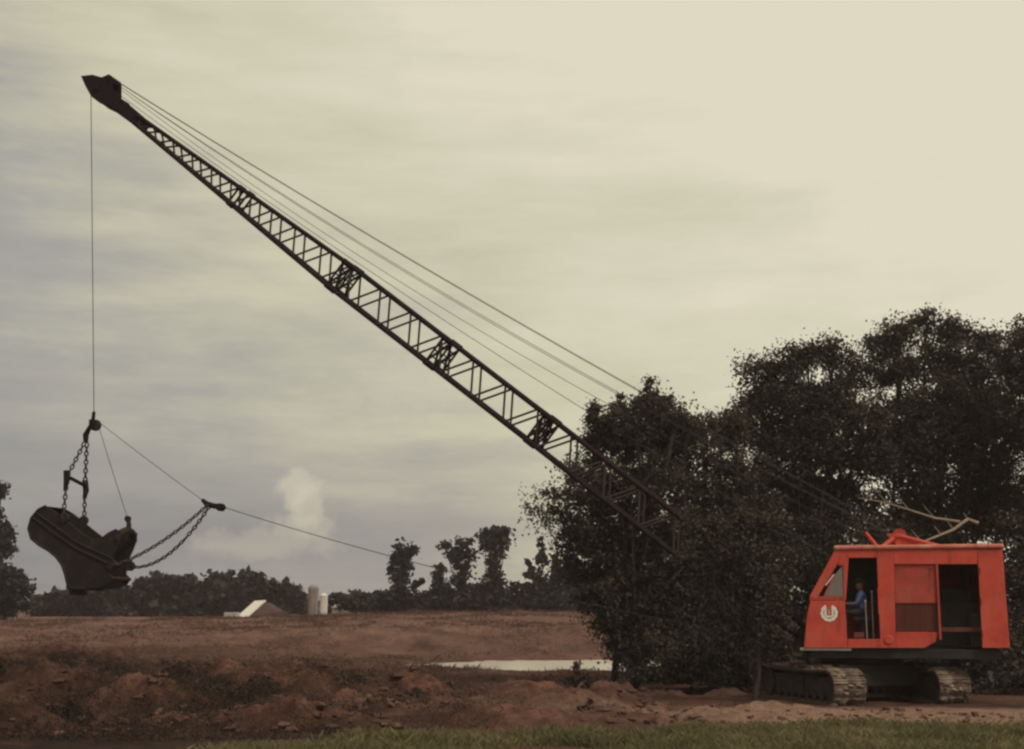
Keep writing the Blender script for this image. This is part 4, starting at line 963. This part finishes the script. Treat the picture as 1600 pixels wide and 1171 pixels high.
mesh_obj('clods', V.reshape(-1, 3), fs, M['soil'], None, None, 'loose clods of dug earth strewn over the bare ground', kind='stuff')
def blades(x, y, h, wd, per, lean=.45, spread=.12):
    x = np.repeat(x, per) + rng.normal(size=len(x) * per) * spread; y = np.repeat(y, per) + rng.normal(size=len(y) * per) * spread
    h = np.repeat(h, per) * rng.uniform(.5, 1.3, len(x)); wd = np.repeat(wd, per); z = ground_z(x, y) - .01
    a = rng.uniform(0, 2 * math.pi, len(x)); l = rng.normal(size=(len(x), 2)) * lean * h[:, None]
    b0 = np.stack([x, y, z], 1); du = np.stack([np.cos(a), np.sin(a), np.zeros_like(a)], 1) * wd[:, None] / 2
    mid = b0 + np.stack([l[:, 0] * .35, l[:, 1] * .35, h * .6], 1); tp = b0 + np.stack([l[:, 0], l[:, 1], h], 1)
    return np.stack([b0 - du, b0 + du, mid + du * .8, tp], 1)
x, y = scatter(60000, -11, 13, 20.2, 30.5)
g = zone_grass(x, y); keep = (np.abs(x) < y * .385 + .6) & (rng.uniform(size=len(x)) < np.clip(g * 1.2 - .2, 0, 1) * np.clip(.6 + 1.9 * fbm(x * .45, y * .9, 4, 91, .6), .04, 1))
x, y = x[keep], y[keep]
quads_obj('grass', blades(x, y, .10 + .07 * rng.uniform(size=len(x)) + .08 * np.clip(fbm(x, y, 3, 92), 0, 1), np.full(len(x), .016), 6), M['grass'], None, 'short olive grass of the verge in the foreground', kind='stuff')
x, y = scatter(90000, -46, 30, 25, 124)
keep = (np.abs(x) < y * .385 + 1) & (zone_grass(x, y) < .4) & (zone_road(x, y) < .4) & (np.hypot((x - 7.3) / 13.0, (y - 71.2) / 8.9) > 1.0) & (np.hypot((x - CX) / 1.3, y - CY) > 3.4) & (rng.uniform(size=len(x)) < np.clip(.45 + 1.3 * fbm(x * .22, y * .16, 4, 95), 0, 1))
x, y = x[keep], y[keep]; sc = np.clip(y / 45, .6, 2.2)
quads_obj('dry_weeds', blades(x, y, (.05 + .16 * rng.uniform(size=len(x)) ** 3) * sc ** .4, .013 * sc, 5, .6, .28), M['weed'], None, 'dry red-brown weeds over the dug ground and the far field', kind='stuff')
x, y = scatter(16000, -16, 2, 24, 50)
keep = (np.abs(x) < y * .385 + 1) & (rng.uniform(size=len(x)) < np.clip(zone_dark(x, y) * 1.5 - .25, 0, 1)) & (zone_grass(x, y) < .5)
x, y = x[keep], y[keep]; h = .05 + .30 * rng.uniform(size=len(x)) ** 3
P = np.stack([x, y, ground_z(x, y)], 1)[:, None, :] + rng.normal(size=(len(x), 22, 3)) * np.array([.17, .17, .0]); P[:, :, 2] += rng.uniform(size=P.shape[:2]) * h[:, None]
dw = leafmat('dark_weeds', [(.28, (.010, .007, .006)), (.5, (.026, .016, .011)), (.75, (.075, .044, .030))], .6)
quads_obj('low_weeds', leaves(P.reshape(-1, 3), .055, .3, .4), dw, None, 'dark low weeds covering the rough ground at the lower left', kind='stuff')
bl = []
for px, py, n in ((60, 1035, 7), (120, 1075, 8), (25, 1095, 6), (170, 1050, 5), (330, 1075, 7), (390, 1100, 7), (455, 1080, 5), (280, 1045, 5), (500, 1052, 3), (90, 1125, 5), (430, 1050, 4), (560, 1075, 2)):
    Y = min(CAMZ * F / (py - 953), 58)
    for _ in range(n):
        yy = Y + rng.normal() * .8; xx = (px + rng.normal() * 34 - 800) / F * yy; h_ = rng.uniform(.16, .5)
        bl.append(((xx, yy, gz(xx, yy) + h_ * .4), (rng.uniform(.3, .75), rng.uniform(.25, .5), h_ * .7)))
P = clump_points(bl, 48, 24, .11)
quads_obj('brush', leaves(P, .06, .2, .5), dw, None, 'dark tangled brush on the spoil at the lower left', kind='stuff')
# rushes along the near shore of the water
x, y = scatter(4000, -8, 6, 54, 66)
keep = (rng.uniform(size=len(x)) < np.clip(.25 + 1.5 * fbm(x * .5, y * .3, 3, 99), 0, 1)) & (ground_z(x, y) > -.62)
x, y = x[keep], y[keep]
quads_obj('rushes', blades(x, y, .05 + .22 * rng.uniform(size=len(x)) ** 4, np.full(len(x), .018), 6, .4, .25), M['weed'], None, 'brown rushes along the near shore of the water', kind='stuff')

# ------------------------------------------------------------------ the air
hz = MB(); hz.box((0, 130, 9), (420, 400, 24)); 
m, t, b = mat('warm_haze'); t.nodes.remove(b)
pv = t.nodes.new('ShaderNodeVolumePrincipled'); pv.inputs['Color'].default_value = (.92, .80, .81, 1); pv.inputs['Density'].default_value = .0004; pv.inputs['Anisotropy'].default_value = .2
t.links.new(pv.outputs[0], t.nodes['Material Output'].inputs['Volume'])
hz.build('haze', m, None, 'thin warm haze in the air over the whole site', kind='stuff')
